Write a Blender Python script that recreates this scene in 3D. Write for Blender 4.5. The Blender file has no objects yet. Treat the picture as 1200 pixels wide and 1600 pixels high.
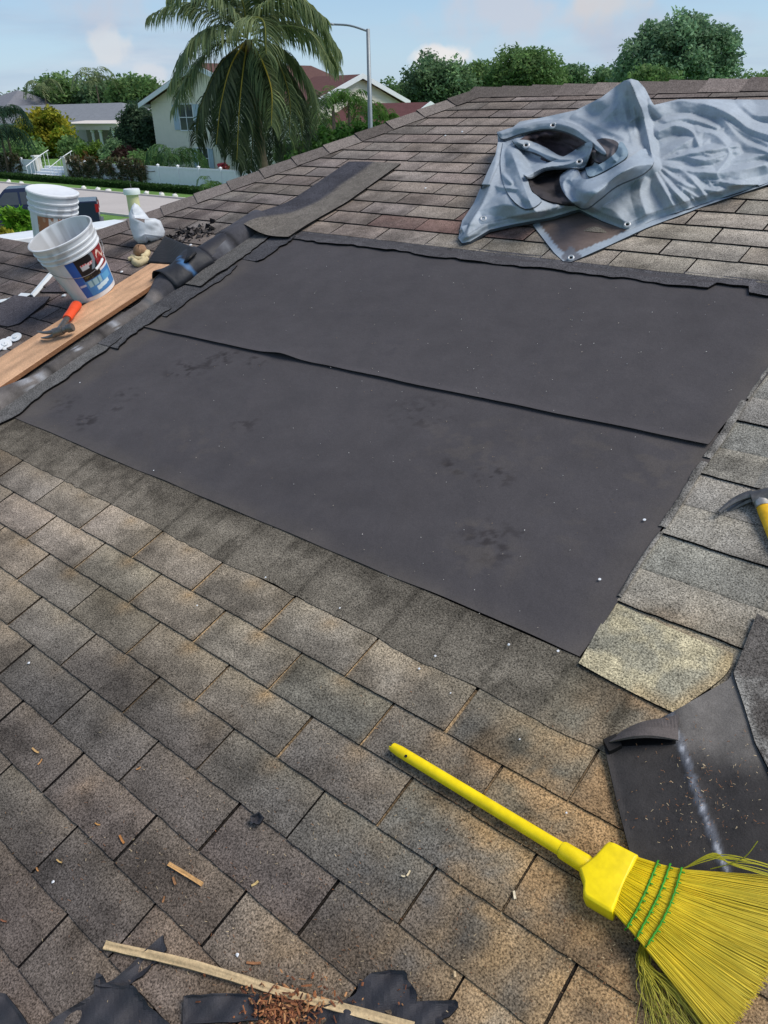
import bpy, math, random
import numpy as np
from mathutils import Vector, Matrix
random.seed(7); rng = np.random.default_rng(7)
S = bpy.context.scene; C = S.collection

# ------------------------------------------------------------------ camera
EYE = np.array([0., 0., 4.9]); F = 1200.0
MW = np.array([[0.76658742, 0.28889824, -0.57348192],
               [0.64184289, -0.37188941, 0.67062356],
               [-0.01952989, -0.88217689, -0.47051304]])      # camera axes -> world
cd = bpy.data.cameras.new('camera'); cam = bpy.data.objects.new('camera', cd); C.objects.link(cam)
cd.sensor_fit = 'VERTICAL'; cd.sensor_height = 36; cd.lens = 27; cd.clip_start = 0.05; cd.clip_end = 3000
m = Matrix.Identity(4)
for r in range(3):
    m[r][0] = MW[r, 0]; m[r][1] = -MW[r, 1]; m[r][2] = -MW[r, 2]; m[r][3] = EYE[r]
cam.matrix_world = m; S.camera = cam
S.render.resolution_x = 768; S.render.resolution_y = 1024

# ------------------------------------------------------------------ light
SUN_EL, SUN_AZ = math.radians(56), math.radians(62)            # azimuth from +Y towards +X
wd = bpy.data.worlds.new('World'); S.world = wd; wd.use_nodes = True
nt = wd.node_tree; nt.nodes.clear()
def N(t, kind, **kw):
    n = t.nodes.new(kind)
    for k, v in kw.items():
        if k in n.inputs.keys() if isinstance(k, str) else False: n.inputs[k].default_value = v
        else: setattr(n, k, v)
    return n
out = N(nt, 'ShaderNodeOutputWorld'); bg = N(nt, 'ShaderNodeBackground')
sky = N(nt, 'ShaderNodeTexSky'); sky.sky_type = 'NISHITA'; sky.sun_disc = False
sky.sun_elevation = SUN_EL; sky.sun_rotation = SUN_AZ; sky.air_density = 1.0; sky.dust_density = 0.4; sky.ozone_density = 1.6
tc = N(nt, 'ShaderNodeTexCoord')
sep = N(nt, 'ShaderNodeSeparateXYZ'); nt.links.new(tc.outputs['Generated'], sep.inputs[0])
def mth(t, op, a, b=None, c=None, clamp=False):
    n = t.nodes.new('ShaderNodeMath'); n.operation = op; n.use_clamp = clamp
    for i, x in enumerate((a, b, c)):
        if x is None: continue
        if isinstance(x, (int, float)): n.inputs[i].default_value = x
        else: t.links.new(x, n.inputs[i])
    return n.outputs[0]
# cloud layer: direction / (z + c) gives a flat cloud ceiling
zz = mth(nt, 'ADD', mth(nt, 'MAXIMUM', sep.outputs[2], 0.0), 0.10)
comb = N(nt, 'ShaderNodeCombineXYZ')
nt.links.new(mth(nt, 'DIVIDE', sep.outputs[0], zz), comb.inputs[0])
nt.links.new(mth(nt, 'DIVIDE', sep.outputs[1], zz), comb.inputs[1])
n1 = N(nt, 'ShaderNodeTexNoise'); n1.inputs['Scale'].default_value = 0.42; n1.inputs['Detail'].default_value = 7; n1.inputs['Roughness'].default_value = 0.52
n1.inputs['Distortion'].default_value = 0.35
nt.links.new(comb.outputs[0], n1.inputs['Vector'])
rmp = N(nt, 'ShaderNodeMapRange'); rmp.interpolation_type = 'SMOOTHSTEP'
rmp.inputs[1].default_value = 0.44; rmp.inputs[2].default_value = 0.72; nt.links.new(n1.outputs[0], rmp.inputs[0])
n2 = N(nt, 'ShaderNodeTexNoise'); n2.inputs['Scale'].default_value = 1.1; n2.inputs['Detail'].default_value = 5
nt.links.new(comb.outputs[0], n2.inputs['Vector'])
cr = N(nt, 'ShaderNodeValToRGB'); nt.links.new(n2.outputs[0], cr.inputs[0])
cr.color_ramp.elements[0].position = 0.40; cr.color_ramp.elements[0].color = (3.4, 4.2, 5.5, 1)
cr.color_ramp.elements[1].position = 0.64; cr.color_ramp.elements[1].color = (5.0, 5.5, 6.3, 1)
mix = N(nt, 'ShaderNodeMix'); mix.data_type = 'RGBA'
fac = mth(nt, 'MULTIPLY', rmp.outputs[0], 0.74)
# pale haze towards the horizon lifts the blue
hz = N(nt, 'ShaderNodeMix'); hz.data_type = 'RGBA'
hfac = mth(nt, 'MULTIPLY', mth(nt, 'POWER', mth(nt, 'SUBTRACT', 1.0, mth(nt, 'MAXIMUM', sep.outputs[2], 0.0), clamp=True), 5.0), 0.55)
nt.links.new(hfac, hz.inputs[0]); nt.links.new(sky.outputs[0], hz.inputs[6]); hz.inputs[7].default_value = (2.7, 4.9, 8.2, 1)
nt.links.new(fac, mix.inputs[0]); nt.links.new(hz.outputs[2], mix.inputs[6]); nt.links.new(cr.outputs[0], mix.inputs[7])
# a few small bright puffs of cumulus near the horizon
def dvec(px, py):
    v = MW @ np.array([(px-600)/F, (py-800)/F, 1.]); return v/np.linalg.norm(v)
cur = mix.outputs[2]
pn = N(nt, 'ShaderNodeTexNoise'); pn.inputs['Scale'].default_value = 22; pn.inputs['Detail'].default_value = 6
nt.links.new(tc.outputs['Generated'], pn.inputs['Vector'])
nrmz = N(nt, 'ShaderNodeVectorMath'); nrmz.operation = 'NORMALIZE'; nt.links.new(tc.outputs['Generated'], nrmz.inputs[0])
for (px, py, r, col, k) in [(690, 92, .036, (6.9, 6.8, 6.8, 1), 1.0), (235, 118, .018, (5.8, 6.0, 6.4, 1), .7), (172, 70, .024, (6., 6.1, 6.3, 1), .7),
                            (150, 22, .06, (4.6, 4.9, 5.7, 1), .75), (800, 20, .11, (4.9, 5.1, 5.8, 1), .75), (1010, 40, .09, (4.0, 4.5, 5.5, 1), .7), (950, 5, .06, (5.8, 5.5, 5.4, 1), .6)]:
    dv = dvec(px, py); flat = 1.0 if r < .03 else 2.2
    sb = N(nt, 'ShaderNodeVectorMath'); sb.operation = 'SUBTRACT'; nt.links.new(nrmz.outputs[0], sb.inputs[0]); sb.inputs[1].default_value = tuple(dv)
    ml = N(nt, 'ShaderNodeVectorMath'); ml.operation = 'MULTIPLY'; nt.links.new(sb.outputs[0], ml.inputs[0]); ml.inputs[1].default_value = (1, 1, 1.25*flat)
    ln = N(nt, 'ShaderNodeVectorMath'); ln.operation = 'LENGTH'; nt.links.new(ml.outputs[0], ln.inputs[0])
    d = mth(nt, 'ADD', mth(nt, 'DIVIDE', ln.outputs['Value'], r), mth(nt, 'MULTIPLY', mth(nt, 'SUBTRACT', pn.outputs[0], 0.5), 3.0))
    mr = N(nt, 'ShaderNodeMapRange'); mr.interpolation_type = 'SMOOTHSTEP'; nt.links.new(d, mr.inputs[0])
    mr.inputs[1].default_value = 1.15; mr.inputs[2].default_value = 0.55 if r < .04 else -.1
    mx = N(nt, 'ShaderNodeMix'); mx.data_type = 'RGBA'
    nt.links.new(mth(nt, 'MULTIPLY', mr.outputs[0], k), mx.inputs[0]); nt.links.new(cur, mx.inputs[6]); mx.inputs[7].default_value = col
    cur = mx.outputs[2]
nt.links.new(cur, bg.inputs[0]); bg.inputs[1].default_value = 0.09
nt.links.new(bg.outputs[0], out.inputs[0])
sl = bpy.data.lights.new('sun', 'SUN'); sl.energy = 2.5; sl.angle = math.radians(34); sl.color = (1, .93, .83)
so = bpy.data.objects.new('sun', sl); C.objects.link(so)
so.rotation_euler = Vector((-math.sin(SUN_AZ)*math.cos(SUN_EL), -math.cos(SUN_AZ)*math.cos(SUN_EL), -math.sin(SUN_EL))).to_track_quat('-Z', 'Y').to_euler()
S.view_settings.view_transform = 'Standard'; S.view_settings.look = 'None'; S.view_settings.exposure = 0.42; S.view_settings.gamma = 1

# ------------------------------------------------------------------ frames
PITCH = 0.3329536519; H = 1.537077; W = 0.305; E = 0.12709
U0, V0 = 0.01327572/0.19842858*W, -0.02459374/0.08248015*E*0.99756
V0 = -0.02459374*H; U0 = 0.01327572*H; E = 0.08248015*H
NR = np.array([0, -math.sin(PITCH), math.cos(PITCH)]); VR = np.array([0, math.cos(PITCH), math.sin(PITCH)]); XR = np.array([1., 0, 0])
FOOT = EYE - H*NR
def RU(u, v, w=0.): return FOOT + XR*u + VR*v + NR*w                       # roof metres -> world
def JK(j, k, w=0.): return RU(U0+W*j, V0+E*k, w)
def ray(px, py): return MW @ np.array([(px-600)/F, (py-800)/F, 1.])
def UV(px, py, w=0.):
    r = ray(px, py); t = (H-w)/(-r.dot(NR)); p = EYE + r*t - FOOT
    return p.dot(XR), p.dot(VR)
def RP(px, py, w=0.):
    u, v = UV(px, py, w); return RU(u, v, w)
def jk(px, py): u, v = UV(px, py); return (u-U0)/W, (v-V0)/E
def GP(px, py, z=0.): r = ray(px, py); return EYE + r*((z-EYE[2])/r[2])
def HY(px, py, y0): r = ray(px, py); return EYE + r*(y0/r[1])              # point on the upright plane y = y0
HF = MW @ np.array([0, 0, 1.]); HF[2] = 0; HF /= np.linalg.norm(HF); HR = np.array([HF[1], -HF[0], 0.])
def DP(px, py, D): r = ray(px, py); return EYE + r*(D/r.dot(HF))

# ------------------------------------------------------------------ helpers
def lin(c): return tuple(((x/255.)/12.92 if x <= 10 else ((x/255.+.055)/1.055)**2.4) for x in c)
MATS = {}
def mat(name, col=None, rough=.7, nscale=30., namt=.25, bump=0., bscale=None, metal=0., spec=.4, trans=0., stretch=None, fine=None, sheen=0.):
    """principled material; col None reads the 'Col' colour attribute"""
    if name in MATS: return MATS[name]
    mt = bpy.data.materials.new(name); mt.use_nodes = True; t = mt.node_tree; b = t.nodes['Principled BSDF']
    b.inputs['Roughness'].default_value = rough; b.inputs['Metallic'].default_value = metal; b.inputs['Specular IOR Level'].default_value = spec
    tcn = t.nodes.new('ShaderNodeTexCoord'); vec = tcn.outputs['Object']
    if stretch:
        mp = t.nodes.new('ShaderNodeMapping'); mp.inputs['Scale'].default_value = stretch; t.links.new(vec, mp.inputs[0]); vec = mp.outputs[0]
    nz = t.nodes.new('ShaderNodeTexNoise'); nz.inputs['Scale'].default_value = nscale; nz.inputs['Detail'].default_value = 6; nz.inputs['Roughness'].default_value = .62
    t.links.new(vec, nz.inputs['Vector'])
    mr = t.nodes.new('ShaderNodeMapRange'); mr.inputs[1].default_value = .28; mr.inputs[2].default_value = .72
    mr.inputs[3].default_value = 1-namt; mr.inputs[4].default_value = 1+namt; t.links.new(nz.outputs[0], mr.inputs[0])
    f = mr.outputs[0]
    if fine:
        sc, am = fine
        n3 = t.nodes.new('ShaderNodeTexNoise'); n3.inputs['Scale'].default_value = sc; n3.inputs['Detail'].default_value = 2.5; n3.inputs['Roughness'].default_value = .7
        t.links.new(tcn.outputs['Object'], n3.inputs['Vector'])
        m3 = t.nodes.new('ShaderNodeMapRange'); m3.inputs[1].default_value = .34; m3.inputs[2].default_value = .66; m3.inputs[3].default_value = 1-am; m3.inputs[4].default_value = 1+am
        t.links.new(n3.outputs[0], m3.inputs[0]); f = mth(t, 'MULTIPLY', f, m3.outputs[0])
    vm = t.nodes.new('ShaderNodeVectorMath'); vm.operation = 'SCALE'
    if col is None:
        at = t.nodes.new('ShaderNodeAttribute'); at.attribute_name = 'Col'; t.links.new(at.outputs['Color'], vm.inputs[0])
    else: vm.inputs[0].default_value = tuple(col[:3])
    t.links.new(f, vm.inputs['Scale']); t.links.new(vm.outputs[0], b.inputs['Base Color'])
    if bump:
        bp = t.nodes.new('ShaderNodeBump'); bp.inputs['Strength'].default_value = 1; bp.inputs['Distance'].default_value = bump
        nb = t.nodes.new('ShaderNodeTexNoise'); nb.inputs['Scale'].default_value = bscale or nscale; nb.inputs['Detail'].default_value = 4
        t.links.new(vec, nb.inputs['Vector']); t.links.new(nb.outputs[0], bp.inputs['Height']); t.links.new(bp.outputs[0], b.inputs['Normal'])
    if trans:
        tr = t.nodes.new('ShaderNodeBsdfTranslucent'); t.links.new(vm.outputs[0], tr.inputs[0]); ms = t.nodes.new('ShaderNodeMixShader'); ms.inputs[0].default_value = trans
        t.links.new(b.outputs[0], ms.inputs[1]); t.links.new(tr.outputs[0], ms.inputs[2]); t.links.new(ms.outputs[0], t.nodes['Material Output'].inputs[0])
    MATS[name] = mt; return mt

class G:
    """collects polygons with a colour per vertex"""
    def __init__(s): s.v = []; s.f = []; s.c = []; s.n = 0
    def add(s, V, Fc, col=(.5, .5, .5)):
        V = np.asarray(V, float).reshape(-1, 3); cc = np.asarray(col, float)
        if cc.ndim == 1: cc = np.tile(cc[:3], (len(V), 1))
        s.v.append(V); s.c.append(cc); s.f += [tuple(int(i)+s.n for i in q) for q in Fc]; s.n += len(V)
    def quad(s, a, b, c, d, col=(.5, .5, .5)): s.add([a, b, c, d], [(0, 1, 2, 3)], col)
    def poly(s, P, col=(.5, .5, .5)): s.add(P, [tuple(range(len(P)))], col)
    def prism(s, P, off, col=(.5, .5, .5)):
        n = len(P); P = np.asarray(P, float); Q = P+np.asarray(off, float)
        s.add(np.vstack([P, Q]), [tuple(range(n))[::-1], tuple(range(n, 2*n))]+[(i, (i+1) % n, n+(i+1) % n, n+i) for i in range(n)], col)
    def box(s, o, a, b, c, col=(.5, .5, .5)):
        o, a, b, c = [np.asarray(x, float) for x in (o, a, b, c)]
        s.prism([o, o+a, o+a+b, o+b], c, col)
    def grid(s, P, col=(.5, .5, .5), closed=False):
        P = np.asarray(P, float); a, b = P.shape[:2]; Fc = []
        for i in range(a-1):
            for j in range(b-1+(1 if closed else 0)):
                k = (j+1) % b; Fc.append((i*b+j, i*b+k, (i+1)*b+k, (i+1)*b+j))
        cc = np.asarray(col, float)
        s.add(P.reshape(-1, 3), Fc, cc.reshape(-1, 3) if cc.ndim == 3 else cc)
    def tube(s, P, r, n=8, col=(.5, .5, .5), caps=True, flat=1., up=None):
        P = np.asarray(P, float); m_ = len(P); r = np.full(m_, r) if np.isscalar(r) else np.asarray(r)
        T = np.gradient(P, axis=0); T /= np.linalg.norm(T, axis=1)[:, None]+1e-12
        ref = np.array(up if up is not None else ([0, 0, 1.] if abs(T[0][2]) < .9 else [1., 0, 0]))
        rings = []
        for i in range(m_):
            a = np.cross(T[i], ref); a /= np.linalg.norm(a)+1e-12; b = np.cross(a, T[i])
            an = np.arange(n)*2*math.pi/n
            rings.append(P[i]+r[i]*(np.cos(an)[:, None]*a+flat*np.sin(an)[:, None]*b))
        n0 = s.n; s.grid(np.array(rings), col, closed=True)
        if caps: s.f += [tuple(range(n0, n0+n))[::-1], tuple(range(n0+(m_-1)*n, n0+m_*n))]
    def lathe(s, o, ax, prof, n=40, col=(.5, .5, .5), x=None):
        """prof rows (height, radius)"""
        ax = np.asarray(ax, float)/np.linalg.norm(ax); x = np.cross(ax, [0, 0, 1.]) if x is None else np.asarray(x, float)
        if np.linalg.norm(x) < 1e-3: x = np.array([1., 0, 0])
        x = x-x.dot(ax)*ax; x /= np.linalg.norm(x); y = np.cross(ax, x); an = np.arange(n)*2*math.pi/n
        s.grid(np.array([o+ax*h_+r_*(np.cos(an)[:, None]*x+np.sin(an)[:, None]*y) for h_, r_ in prof]), col, closed=True)
    def build(s, name, m_, parent=None, smooth=False, solid=0., bevel=0.):
        V = np.vstack(s.v); o0 = V.mean(0) if parent is None else np.array(parent['_o'])
        me = bpy.data.meshes.new(name); me.from_pydata((V-o0).tolist(), [], s.f); me.update()
        ca = me.color_attributes.new('Col', 'FLOAT_COLOR', 'POINT'); cc = np.hstack([np.vstack(s.c), np.ones((len(V), 1))]); ca.data.foreach_set('color', cc.ravel())
        me.materials.append(m_)
        if smooth:
            me.polygons.foreach_set('use_smooth', [True]*len(me.polygons))
            if smooth != 'all':
                import bmesh as _b
                bm = _b.new(); bm.from_mesh(me)
                for e in bm.edges:
                    if len(e.link_faces) == 2 and e.calc_face_angle(0) > .7: e.smooth = False
                bm.to_mesh(me); bm.free()
        o = bpy.data.objects.new(name, me); C.objects.link(o)
        o['_o'] = [float(x) for x in o0]
        if parent is None: o.location = o0
        else:
            o.parent = parent
        if bevel:
            bv = o.modifiers.new('bevel', 'BEVEL'); bv.width = bevel; bv.segments = 2; bv.limit_method = 'ANGLE'
        if solid:
            sd = o.modifiers.new('solid', 'SOLIDIFY'); sd.thickness = solid; sd.offset = 0
        return o
def thing(name, label, cat, loc, group=None):
    o = bpy.data.objects.new(name, None); C.objects.link(o); o.location = tuple(float(x) for x in loc); o['_o'] = [float(x) for x in loc]
    o.empty_display_size = .1
    return tag(o, label, cat, group)
def tag(o, label=None, cat=None, group=None, kind=None):
    for k, v in (('label', label), ('category', cat), ('group', group), ('kind', kind)):
        if v: o[k] = v
    return o
def catmull(P, n=8):
    P = np.asarray(P, float); Q = np.vstack([2*P[0]-P[1], P, 2*P[-1]-P[-2]]); o = []
    for i in range(1, len(Q)-2):
        for t in np.arange(n)/n:
            o.append(.5*((2*Q[i])+(-Q[i-1]+Q[i+1])*t+(2*Q[i-1]-5*Q[i]+4*Q[i+1]-Q[i+2])*t*t+(-Q[i-1]+3*Q[i]-3*Q[i+1]+Q[i+2])*t**3))
    o.append(P[-1]); return np.array(o)
def hsh(a, b, s=0.):
    v = np.sin(a*127.1+b*311.7+s*74.7)*43758.5453; return v-np.floor(v)
def vn(x, y, s=0.):
    x = np.asarray(x, float); y = np.asarray(y, float); xi, yi = np.floor(x), np.floor(y); fx, fy = x-xi, y-yi
    fx = fx*fx*(3-2*fx); fy = fy*fy*(3-2*fy)
    return (hsh(xi, yi, s)*(1-fx)+hsh(xi+1, yi, s)*fx)*(1-fy)+(hsh(xi, yi+1, s)*(1-fx)+hsh(xi+1, yi+1, s)*fx)*fy
def fbm(x, y, s=0., o=4):
    r = 0; a = .5; t = 0
    for i in range(o): r = r+a*vn(x*2**i+17*i, y*2**i-9*i, s+i); t += a; a *= .55
    return r/t
def sst(a, b, x): t = np.clip((x-a)/(b-a), 0, 1); return t*t*(3-2*t)
def segd(u, v, a, b):
    a = np.array(a); b = np.array(b); d = b-a; t = np.clip(((u-a[0])*d[0]+(v-a[1])*d[1])/(d@d), 0, 1)
    return np.hypot(u-a[0]-t*d[0], v-a[1]-t*d[1])
def inpoly(x, y, P):
    x = np.asarray(x, float); y = np.asarray(y, float); r = np.zeros(x.shape, bool); n = len(P)
    for i in range(n):
        x1, y1 = P[i]; x2, y2 = P[(i+1) % n]
        c = ((y1 > y) != (y2 > y)); r ^= c & (x < (x2-x1)*(y-y1)/((y2-y1) if y2 != y1 else 1e-9)+x1)
    return r
def polyd(x, y, P, closed=True):
    d = np.full(np.shape(x), 1e9)
    for i in range(len(P)-(0 if closed else 1)): d = np.minimum(d, segd(x, y, P[i], P[(i+1) % len(P)]))
    return d
#PART2
# ------------------------------------------------------------------ roof colours (tones blended by position between set points, then dust, wear, tab tints)
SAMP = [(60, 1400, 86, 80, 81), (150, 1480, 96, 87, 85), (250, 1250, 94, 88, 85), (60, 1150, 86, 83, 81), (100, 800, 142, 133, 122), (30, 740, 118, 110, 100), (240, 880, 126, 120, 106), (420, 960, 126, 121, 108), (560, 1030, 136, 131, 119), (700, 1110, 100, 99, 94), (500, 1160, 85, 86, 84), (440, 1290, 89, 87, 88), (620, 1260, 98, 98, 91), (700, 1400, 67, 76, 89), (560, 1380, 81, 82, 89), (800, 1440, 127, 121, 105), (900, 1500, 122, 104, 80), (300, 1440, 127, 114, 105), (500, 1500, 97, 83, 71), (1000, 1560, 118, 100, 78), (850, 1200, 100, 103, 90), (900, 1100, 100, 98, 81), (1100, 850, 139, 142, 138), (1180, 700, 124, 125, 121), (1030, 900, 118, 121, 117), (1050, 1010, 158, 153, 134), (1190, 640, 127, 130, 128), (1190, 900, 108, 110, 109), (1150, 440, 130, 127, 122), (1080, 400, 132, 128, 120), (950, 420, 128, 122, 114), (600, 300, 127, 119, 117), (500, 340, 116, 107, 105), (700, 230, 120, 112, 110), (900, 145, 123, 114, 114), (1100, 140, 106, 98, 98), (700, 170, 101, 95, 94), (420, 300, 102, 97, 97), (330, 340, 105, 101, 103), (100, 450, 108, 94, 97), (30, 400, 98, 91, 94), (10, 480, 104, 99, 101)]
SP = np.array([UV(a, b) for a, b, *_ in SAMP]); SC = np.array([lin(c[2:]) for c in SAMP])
DUST = np.array([.31, .215, .12])
DBLOB = [(930, 1285, .16, .75), (960, 1260, .07, .8), (860, 1400, .22, .45), (1000, 1560, .25, .6), (1040, 1100, .10, .55), (985, 1095, .10, .35), (840, 1210, .16, .35), (750, 1330, .10, .15), (900, 1480, .25, .45),
         (330, 1140, .05, .12), (560, 1230, .10, .14), (128, 1240, .03, .5), (600, 1060, .10, .10), (470, 1570, .16, .35), (1060, 1000, .10, .30)]
DB = [(UV(a, b), r, k) for a, b, r, k in DBLOB]
HIP = lambda k: -14.92+.2485*(k-19.77)
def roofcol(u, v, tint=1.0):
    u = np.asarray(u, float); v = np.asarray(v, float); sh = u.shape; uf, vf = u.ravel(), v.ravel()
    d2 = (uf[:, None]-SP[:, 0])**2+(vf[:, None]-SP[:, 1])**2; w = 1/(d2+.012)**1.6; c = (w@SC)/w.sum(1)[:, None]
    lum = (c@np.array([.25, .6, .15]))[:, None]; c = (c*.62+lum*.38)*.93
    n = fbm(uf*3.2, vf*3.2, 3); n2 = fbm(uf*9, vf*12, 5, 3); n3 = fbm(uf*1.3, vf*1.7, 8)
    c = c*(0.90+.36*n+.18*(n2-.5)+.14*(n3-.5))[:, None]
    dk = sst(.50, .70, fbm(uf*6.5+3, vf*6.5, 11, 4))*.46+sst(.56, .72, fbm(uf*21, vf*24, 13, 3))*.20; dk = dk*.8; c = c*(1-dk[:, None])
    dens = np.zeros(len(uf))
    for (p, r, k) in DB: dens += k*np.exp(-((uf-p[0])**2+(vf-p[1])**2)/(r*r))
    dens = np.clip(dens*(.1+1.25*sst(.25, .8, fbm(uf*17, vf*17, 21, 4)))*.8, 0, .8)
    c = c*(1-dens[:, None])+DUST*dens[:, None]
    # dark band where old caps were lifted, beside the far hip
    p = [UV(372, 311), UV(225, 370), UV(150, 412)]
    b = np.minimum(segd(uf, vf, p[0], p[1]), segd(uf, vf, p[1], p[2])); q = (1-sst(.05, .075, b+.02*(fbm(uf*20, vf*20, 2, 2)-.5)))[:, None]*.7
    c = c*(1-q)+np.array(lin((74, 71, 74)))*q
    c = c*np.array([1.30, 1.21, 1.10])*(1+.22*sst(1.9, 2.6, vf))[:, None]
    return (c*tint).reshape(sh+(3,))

roof = thing('house_roof', 'brown and grey asphalt shingle roof with a black underlayment patch that fills the foreground', 'roof', JK(-6, 10))
M_SH = mat('asphalt shingle', None, .95, 28, .20, .0022, 300, spec=.06, fine=(245, .74))
M_FELT = mat('underlayment felt', None, .72, 9, .10, .0014, 50, spec=.2, fine=(300, .14))
M_BLK = mat('bitumen', None, .8, 40, .2, .001, 220, spec=.25, fine=(420, .22))
g = G(); gf = G()
def dustline(j, k):
    px = np.exp(-(((j+5.0)/3.6)**2+((k-4.6)/1.9)**2)); return px
def tabs(k, j0, j1, lo, hi, step=.0058, gap=.008, nu=11, nv=5, red=None, bump=0., tint=None):
    """one shingle tab: bottom edge at course k"""
    a, b = max(j0, lo(k+.5)), min(j1, hi(k+.5))
    if b-a < .03: return
    r1, r2, r3, r4 = [hsh(j0, k, q) for q in (1., 2., 3., 4.)]
    tint = .86+.28*r1 if tint is None else tint
    vs = np.linspace(k, k+1.06, nv); ts = np.linspace(0, 1, nu); P = []; UVs = []
    top = min(k+1.06, 36.62)
    for i, vv in enumerate(np.linspace(k, top, nv)):
        f = (vv-k)/1.06
        L = max(j0, lo(vv)); R_ = min(j1, hi(vv)); R_ = max(R_, L+.001)
        u = U0+W*(L+(R_-L)*ts); gl = gap*(.22+.40*r4)*(1 if L == j0 else 0); gr = gap*(.22+.40*r2)*(1 if R_ == j1 else 0)
        u = u+gl*(1-ts)-gr*ts
        v = np.full(nu, V0+E*vv)
        if i == 0: v = v+(vn(u*40, v*0+k*3.1)-.5)*.003+(r3-.5)*.005*(ts-.5)+(r2-.5)*.002
        w = (step+.001*(r3-.5))*(1-f)+.0012*f+.0012*np.sin(ts*math.pi)*(r1-.5)*(1-f)
        if i == 0: w = w+.0008*r2
        UVs.append((u, v)); P.append(np.array([RU(x, y, z) for x, y, z in zip(u, v, w)]))
    P = np.array(P); U_, V_ = np.array([q[0] for q in UVs]), np.array([q[1] for q in UVs])
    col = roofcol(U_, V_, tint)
    col = col*np.array([1+.07*(r2-.5), 1-.01*(r4-.5), 1-.03*(r2-.5)+.05*(r4-.5)])
    if red is not None: col = col*.35+np.array(red)*.65
    # sawdust settled in the joints and swept off their lower ends
    for (jj, kk) in ((j0, k), (j1, k), ((j0+j1)/2, k+1)):
        a_ = dustline(jj, kk)*(.3+hsh(jj, kk, 9.)*.9)
        if kk == k: d = np.exp(-((U_-(U0+W*jj))/.010)**2)*sst(.9, .2, (V_-V0)/E-k)*.5*a_
        else: d = np.exp(-((U_-(U0+W*jj))/.026)**2-((V_-(V0+E*(k+.86)))/.022)**2)*a_*1.05*(.4+.9*fbm(U_*60, V_*60, 3., 2))
        d = d[..., None]; col = col*(1-d)+DUST*d
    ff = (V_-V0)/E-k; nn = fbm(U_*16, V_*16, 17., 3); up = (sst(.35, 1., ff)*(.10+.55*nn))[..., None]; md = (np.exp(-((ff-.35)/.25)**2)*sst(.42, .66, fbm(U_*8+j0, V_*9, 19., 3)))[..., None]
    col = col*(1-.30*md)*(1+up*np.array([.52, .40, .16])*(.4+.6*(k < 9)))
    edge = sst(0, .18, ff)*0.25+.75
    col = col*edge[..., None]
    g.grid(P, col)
    dn = NR*(step+.003)
    for line in (P[0], P[:, 0], P[:, -1]):
        g.grid(np.array([line, line-dn]), (.012, .011, .011))
    # floor of the joint on the right
    if gap and hi(k+.5) > j1 and lo(k) < j1:
        x = U0+W*j1; dl = dustline(j1, k)*(hsh(j1, k, 9.) > .12)
        pr = []
        cc = []
        for f in (0, .3, .6, 1.02):
            z = step*(1-f)+.0012*f-.0034
            pr.append([RU(x-gap, V0+E*(k+f), z), RU(x+gap, V0+E*(k+f), z)])
            q = np.clip(dl*1.5*(1.1-f*.8), 0, 1); c_ = np.array([.012, .011, .011])*(1-q)+DUST*1.5*q; cc.append([c_, c_])
        gf.grid(np.array(pr), np.array(cc))
RED = lin((128, 98, 92)); RED2 = lin((118, 94, 88))
reds = {(21, -9): RED, (21, -10): RED2, (22, -9): RED2, (22, -8): RED, (22, -7): RED, (23, -7.5): RED, (23, -6.5): RED2, (24, -7): RED2, (2, -9): RED2}
big = lambda k: 99.
for k in range(-7, 37):
    off = 0. if k % 2 == 0 else .5
    near = k < 9
    nu, nv = (17, 7) if near else (9, 4)
    for j in range(-27, 6):
        j0 = j+off; j1 = j0+1
        lo = (lambda q: HIP(q)+.22) if k >= 17 else (lambda q: -27.)
        red = None
        for (kk, jj), c_ in reds.items():
            if kk == k and abs(jj-j0) < .3: red = c_
        if k >= 21 or k <= 5:
            if k < 8 and (j1 < -14 or (j0 > 1.5)): continue
            tabs(k, j0, j1, lo, big, red=red, nu=nu, nv=nv, step=.0068 if k > 16 else .0058)
        else:
            # left of the raised seam
            tabs(k, j0, j1, lo, lambda q: -11.45, nu=nu, nv=nv, step=.0068)
            # right of the underlayment: long strips, every second butt line only faint
            if k >= 7 and j1 > -1.98 and (k > 7):
                if k <= 20:
                    st = .0075 if k % 2 == 1 else .0018
                    tabs(k, j0, j1, lambda q: -1.965+.006*math.sin(q*2.3), big, nu=17, nv=7, gap=0., step=st, tint=.96+.16*hsh(k, 3.))
            if k in (6, 7) and j1 > -1.2 and k == 6: tabs(k, max(j0, -1.2), j1, lo, big, nu=nu, nv=nv)
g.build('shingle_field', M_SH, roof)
gf.build('joint_dust', M_SH, roof)

# deck sheet below everything on this slope, the lower part of the slope and the other slopes
g = G(); dk = (.02, .019, .019)
g.poly([JK(-27, -20, -.012), JK(8, -20, -.012), JK(8, 36.6, -.012), JK(HIP(36.6), 36.6, -.012), JK(HIP(17), 17, -.012), JK(-27, 17, -.012)], dk)
g.build('roof_deck', M_BLK, roof)
g = G(); cb = lin((104, 97, 95))
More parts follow.
